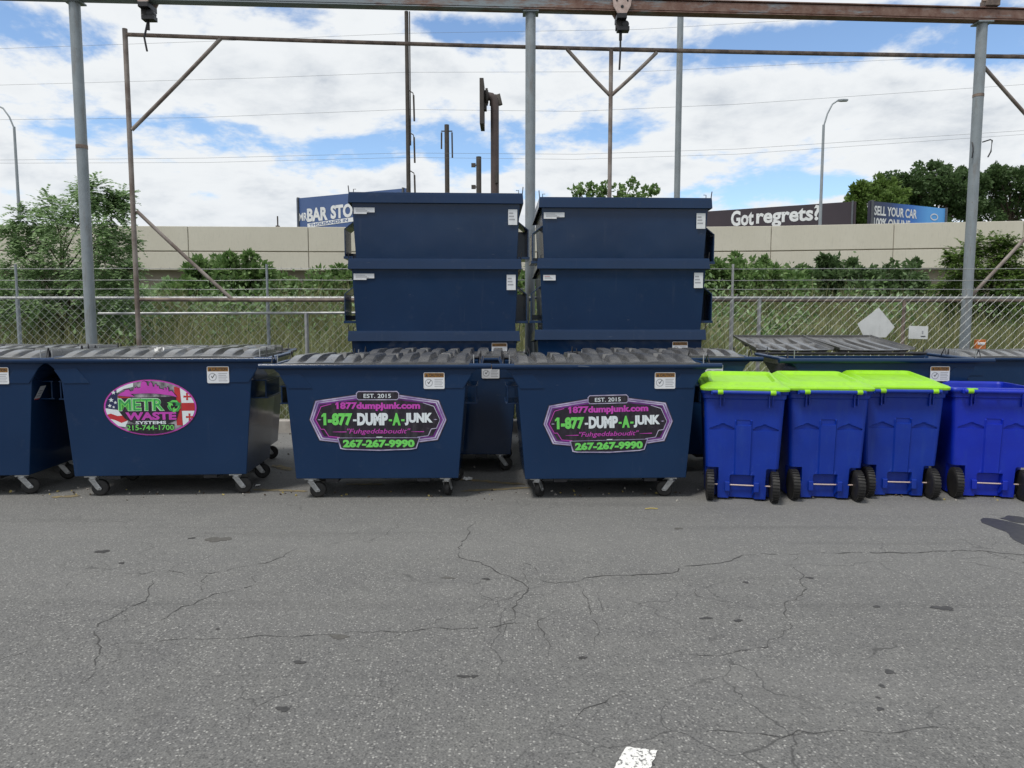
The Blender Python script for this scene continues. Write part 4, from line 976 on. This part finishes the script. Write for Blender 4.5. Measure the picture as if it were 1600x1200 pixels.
put_text(mb, 'Got', (kx(1147), kx(1184), z - 1.28, z - .10), 'board_letters', fnb, .0, .035); put_text(mb, 'regrets?', (kx(1188), kx(1286), z - 1.52, z - .06), 'board_letters', fnb, .0, .03)
mb.build('lettering', o)
A, Bp = at(1360, 314, 53), at(1480, 326, 56.7)
o, L, z = board(A, Bp, 4.2, 'board_sellcar', 'blue SELL YOUR CAR 100% ONLINE billboard beside the dark trees')
kx = lambda px: L * (px - 1360) / 120
mb = MB(); put_text(mb, 'SELL YOUR CAR', (kx(1366), kx(1431), z - .98, z - .30), 'board_letters', fnb, 0, .03); put_text(mb, '100% ONLINE', (kx(1366), kx(1421), z - 1.85, z - 1.15), 'board_letters', fnb, 0, .03)
el = lambda cx, cz, rx, rz: [(cx + rx * math.cos(q * .2618), cz + rz * math.sin(q * .2618)) for q in range(24)]
ring_poly(mb, el(kx(1459), z - .72, .45, .26), el(kx(1459), z - .72, .36, .18), 'board_letters', fnb, 0)
ring_poly(mb, el(kx(1459), z - 1.75, .85, .62), el(kx(1459), z - 1.75, .72, .50), 'board_letters', fnb, 0)
mb.build('lettering', o)
# small mast on the wall
Tp = at(427, 337, 40.2); mb = MB(); mb.tube([(0, 0, 0), (0, 0, .62)], .04, 'dark_pole', 6); mb.box((0, 0, .05), (.18, .18, .1), 'dark_pole'); o = mb.build('mast'); o.location = (Tp.x, WL(Tp.x) + .25, ztop(427) - .01); tag(o, 'tiny dark mast standing on top of the wall left of the blue billboard', 'mast')

# ------------------------------------------------------------------ trees and plants
def leaf(mb, p, d, nrm, L, W, m):
    s = d.cross(nrm)
    if s.length < 1e-4: s = Vector((1, 0, 0))
    s.normalize(); a = p; b = p + d * L; mid = p + d * L * .45
    mb.add([a, mid + s * W, b, mid - s * W], [(0, 1, 2, 3)], m)
def rv(r): 
    while True:
        v = Vector((r.uniform(-1, 1), r.uniform(-1, 1), r.uniform(-1, 1)))
        if .05 < v.length < 1: return v
def spray(mb, r, p, d, L, m, n=7, lw=.011, ll=.085):
    side = d.cross(Vector((0, 0, 1)))
    if side.length < .1: side = Vector((1, 0, 0))
    side.normalize(); q = p
    for i in range(n):
        f = i / n; q = p + d * (L * f) + Vector((0, 0, -.35 * L * f * f))
        for s in (-1, 1):
            dd = (side * s + d * .55 + Vector((0, 0, r.uniform(-.5, .1)))).normalized()
            leaf(mb, q, dd, Vector((r.uniform(-.4, .4), r.uniform(-.4, .4), 1)), ll * r.uniform(.7, 1.25), lw, m)
def clump_tree(name, Y, base_px, clumps, m, seed, label, cat='tree', n=60, mode='leaf', L=.2, W=.07, tr=.12, depth=1.0, group=None, dens=1.0, trunk_top=None):
    r = random.Random(seed); bx = X(base_px, Y, 1.0); gz = emb(Y) if Y < 39 else 0; o = thing(name, (bx, Y, gz), label, cat, group)
    cr = MB(); tk = MB(); org = Vector((bx, Y, gz)); k = Y / F
    P = [(at(px, py, Y + r.uniform(-1, 1) * depth * .6) - org, rad * k) for px, py, rad in clumps]
    zt = max(p.z for p, _ in P) * .8 if trunk_top is None else trunk_top
    tk.tube([(0, 0, -.1), (.03 * zt, 0, zt * .35), (-.02 * zt, .02, zt * .7), (0, 0, zt)], [tr, tr * .8, tr * .5, tr * .15], 'bark', 8)
    for p, rad in P:
        z0 = min(zt * .9, max(.3, p.z - (abs(p.x) + .5) * .9)) if p.z > .8 else .2
        st = Vector((0, 0, z0)); midp = st.lerp(p, .55) + rv(r) * .08 * (p - st).length
        tk.tube([st, midp, p], [tr * .38, tr * .22, tr * .07], 'bark', 5, False)
        for q in range(4):
            e = p + rv(r) * rad * .85; tk.tube([midp.lerp(p, .6), e], [tr * .13, tr * .05], 'bark', 4, False)
        nn = int(n * dens * max(.35, (rad ** 2)) / max(.35, P[0][1] ** 2)) if n < 0 else int(n * dens)
        # sub-clusters within the clump give gaps and a ragged edge
        subs = [p + rv(r) * rad * .95 for _ in range(14)]
        for q in range(nn):
            c = r.choice(subs) + rv(r) * rad * .42; outw = (c - p); outw = outw.normalized() if outw.length > .01 else rv(r).normalized()
            if c.z < .02: c.z = .05
            d = (outw + rv(r) * .9 + Vector((0, 0, -.1))).normalized()
            if mode == 'spray': spray(cr, r, c, d, L * r.uniform(.6, 1.3), m, lw=W, ll=L * .27)
            else: leaf(cr, c, d, rv(r), L * r.uniform(.6, 1.3), W * r.uniform(.7, 1.3), m)
    tk.build('trunk', o); cr.build('crown', o); return o
clump_tree('feathery_tree', 19, 105, [(150, 300, 16), (130, 318, 24), (85, 328, 22), (168, 335, 26), (188, 312, 10), (40, 345, 18), (18, 368, 20), (60, 375, 26), (105, 360, 34), (150, 375, 32), (190, 378, 18), (45, 410, 30), (95, 415, 36), (140, 420, 34), (185, 412, 26),
     (15, 440, 24), (60, 455, 32), (110, 460, 36), (160, 455, 34), (195, 450, 22), (205, 425, 12), (90, 490, 36), (140, 490, 36), (45, 490, 30), (180, 490, 26), (10, 480, 20)], 'leaf_soft', 1,
    'feathery light green tree in front of the wall, behind the thick grey post', n=112, mode='spray', L=.35, W=.033, tr=.06, depth=1.2)
clump_tree('broad_tree', 70, 1350, [(1375, 292, 16), (1388, 300, 18), (1345, 300, 14), (1335, 318, 14), (1360, 300, 16), (1372, 312, 16), (1350, 330, 20), (1385, 325, 18), (1400, 310, 16), (1405, 335, 18), (1330, 345, 14), (1370, 345, 20)], 'leaf_yellow', 2, 'paler yellow-green tree rising behind the billboards', n=1100, L=.34, W=.12, tr=.3, depth=3)
clump_tree('broad_tree', 74, 1455, [(1395, 290, 20), (1520, 292, 20), (1515, 310, 22), (1440, 275, 18), (1465, 270, 18), (1480, 282, 20), (1425, 288, 18), (1410, 296, 16), (1450, 295, 24), (1490, 300, 22), (1500, 280, 14), (1430, 315, 24), (1470, 320, 26), (1505, 320, 22), (1400, 315, 16), (1450, 345, 26), (1490, 345, 24)], 'leaf_dark', 3, 'big dark green tree behind the SELL YOUR CAR billboard', n=1100, L=.34, W=.12, tr=.4, depth=3)
clump_tree('broad_tree', 76, 1570, [(1545, 280, 16), (1560, 275, 16), (1580, 282, 18), (1600, 285, 20), (1625, 292, 20), (1545, 305, 22), (1580, 310, 26), (1615, 318, 26), (1650, 310, 26), (1540, 335, 22), (1590, 340, 26), (1640, 345, 26), (1525, 318, 14)], 'leaf_dark', 4, 'dark green tree at the right edge above the wall, right of the thick post', n=1100, L=.34, W=.12, tr=.4, depth=3)
clump_tree('broad_tree', 62, 955, [(900, 298, 9), (915, 294, 10), (935, 300, 11), (945, 292, 8), (965, 298, 10), (988, 288, 8), (985, 300, 11), (1010, 300, 8), (1022, 297, 6), (930, 310, 14), (970, 312, 14), (1000, 312, 12)], 'leaf_mid', 5, 'small thin-leaved treetop showing above the right stack', n=110, L=.30, W=.12, tr=.2, depth=2)
def shrub(Y, x0, x1, ytop, m, seed, label, n=150, peaks=None, L=.22, W=.065, low=520):
    r = random.Random(seed); cl = []; low = min(low, 498); ytop += 13
    for q in range(64):
        px = r.uniform(x0 - 4, x1 + 4); f = (px - x0) / (x1 - x0)
        top = ytop + 26 * (2 * f - 1) ** 4 + 9 * math.sin(px * .13 + seed) + 5 * math.sin(px * .31 + seed * 2); cl.append((px, top + 8 + (low - top - 8) * r.random() ** 1.3, r.uniform(11, 21)))
    for px in range(int(x0), int(x1), 16): cl.append((px + r.uniform(-6, 6), ytop + 12 + 9 * math.sin(px * .13 + seed) + r.uniform(-6, 14), r.uniform(7, 13)))
    for px, py, rad in (peaks or []): cl.append((px, py, rad))
    return clump_tree('shrub', Y, (x0 + x1) / 2, cl, m, seed, label, 'shrub', n=n, L=L, W=W, tr=.05, depth=1.2, group='shrubs growing in front of the highway wall')
shrub(27, 285, 425, 405, 'leaf_mid', 21, 'pale-tipped rounded shrub below the diagonal brace', peaks=[(390, 402, 7), (360, 408, 10), (340, 412, 9)])
shrub(29, 415, 565, 424, 'leaf_mid', 22, 'low green shrub beside the left stack', peaks=[(530, 422, 8)])
shrub(29, 1085, 1180, 404, 'leaf_mid', 23, 'bright green shrub touching the right side of the right stack', peaks=[(1150, 405, 6)])
shrub(28, 1160, 1255, 412, 'leaf_mid', 24, 'green shrub of the wall hedge above the second lime lid', peaks=[(1195, 412, 8)])
shrub(30, 1240, 1355, 408, 'leaf_dark', 25, 'dark shrub in the wall hedge, above the diamond board', peaks=[(1285, 408, 6), (1330, 414, 7)])
shrub(29, 1340, 1448, 416, 'leaf_dark', 26, 'darkest shrub in the wall hedge, nearest the bare gap of lower wall', peaks=[(1432, 412, 5)])
shrub(31, 180, 300, 440, 'leaf_soft', 27, 'low soft green shrub at the foot of the feathery tree')
shrub(33, 560, 720, 430, 'leaf_mid', 28, 'green shrub almost wholly hidden behind the left stack'); shrub(30, 780, 900, 412, 'leaf_mid', 29, 'green shrub glimpsed through the gap between the stacks')
shrub(31, -60, 60, 430, 'leaf_soft', 30, 'green shrub at the left edge under the street lamp')
clump_tree('young_tree', 22, 1545, [(1535, 385, 16), (1560, 380, 12), (1575, 388, 12), (1510, 402, 16), (1490, 408, 10), (1545, 405, 20), (1580, 410, 18), (1600, 420, 18), (1500, 428, 18), (1535, 430, 24), (1575, 440, 24), (1485, 445, 16), (1515, 455, 22), (1555, 462, 24), (1600, 455, 24), (1530, 485, 26), (1580, 490, 28), (1495, 480, 18), (1625, 480, 24)], 'leaf_yellow', 6,
    'young yellow-green tree growing around the thick right post', n=105, mode='spray', L=.36, W=.030, tr=.06, depth=1.2)

# tall dry grass and weeds behind the fence
r = random.Random(8); mb = MB()
def blade(p, h, lean, wd):
    a = r.uniform(0, 6.28); s = Vector((math.cos(a), math.sin(a), 0)) * wd; ln_ = Vector((lean.x, lean.y, 0)) * h
    mb.add([p - s, p + s, p + s * .7 + ln_ * .35 + Vector((0, 0, h * .6)), p - s * .7 + ln_ * .35 + Vector((0, 0, h * .6)), p + ln_ + Vector((0, 0, h * .95))], [(0, 1, 2, 3), (3, 2, 4)], 'grass_dry')
tuft = [(r.uniform(-16, 17), 11.0 + 18 * r.random() ** 1.5) for _ in range(2100)]
for tx, ty in tuft:
    h0 = r.uniform(.55, 1.15) * (1 + .25 * math.sin(tx * .8) + .2 * math.sin(tx * 2.1 + ty)); far = 1 + (ty - 11) * .05
    for q in range(15):
        py_ = max(FY + .3, ty + r.gauss(0, .16)); p = Vector((tx + r.gauss(0, .16), py_, emb(py_) - .03)); blade(p, h0 * r.uniform(.5, 1.25), Vector((r.gauss(0, .25), r.gauss(0, .25), 0)), .006 * far * r.uniform(.7, 1.6))
tag(mb.build('tall_grass'), 'tall dry grass and weeds growing behind the fence', 'grass', kind='stuff')
# leafy undergrowth on the verge
r = random.Random(9); mb = MB()
for q in range(330):
    yy = r.uniform(17.5, 31); c = Vector((r.uniform(-18, 19), yy, emb(yy))); hh = r.uniform(.5, 1.5); rad = r.uniform(.3, .8)
    for k in range(60):
        p = c + Vector((r.gauss(0, rad * .5), r.gauss(0, rad * .5), abs(r.gauss(hh * .5, hh * .3)))); leaf(mb, p, rv(r).normalized(), rv(r), r.uniform(.10, .2), r.uniform(.03, .05), r.choice(('leaf_dark', 'leaf_mid', 'leaf_soft')))
tag(mb.build('undergrowth'), 'mixed green undergrowth between the fence and the highway wall', 'undergrowth', kind='stuff')

# ------------------------------------------------------------------ litter
def scrap(c, sx, sy, sz, m, name, label, cat, seed):
    r = random.Random(seed); mb = MB(); n = 5; vs = [(c.x + (i / n - .5) * sx + r.gauss(0, sx * .06), c.y + (j / n - .5) * sy + r.gauss(0, sy * .06), c.z + .006 + r.random() * sz) for j in range(n + 1) for i in range(n + 1)]
    mb.add(vs, [(j * (n + 1) + i, j * (n + 1) + i + 1, (j + 1) * (n + 1) + i + 1, (j + 1) * (n + 1) + i) for j in range(n) for i in range(n)], m); return tag(mb.build(name, solid=.0015), label, cat)
scrap(gnd(731, 750), .10, .10, .02, 'paper', 'paper_scrap', 'crumpled white paper scrap on the ground between the two decal dumpsters', 'litter', 1)
scrap(gnd(403, 760), .04, .05, .015, 'paper', 'paper_scrap', 'tiny white scrap on the ground right of the METRO WASTE dumpster', 'litter', 2)
lp = Vector((X(247, 6.75, 1.33), 6.78, 1.345)); scrap(lp, .06, .08, .05, 'paper', 'paper_scrap', 'white crumpled paper lying on the lid of the METRO WASTE dumpster', 'litter', 3)
a = gnd(1017, 796); mb = MB(); mb.tube([(-.05, 0, .006), (0, .01, .009), (.06, .004, .006)], .005, 'straw', 6); o = mb.build('stalk'); o.location = a; tag(o, 'short straw-coloured stalk lying on the asphalt in front of the carts', 'litter')
r = random.Random(14)
mb = MB()
for q in range(520):
    px = r.uniform(-60, 1660); y = r.choice([r.uniform(9.5, 10.45), r.uniform(7.4, 10.4), r.gauss(6.75, .12)]); x = (px - 800) / F * y
    s = r.uniform(.006, .02); mb.box((x, y, s * .3), (s, s * r.uniform(.6, 1.3), s * .7), r.choice(('kerb_concrete', 'bark', 'bark', 'straw')), Euler((r.random(), r.random(), r.random() * 3)).to_matrix())
tag(mb.build('grit'), 'loose grit and leaf litter swept under the dumpsters', 'grit', kind='stuff')
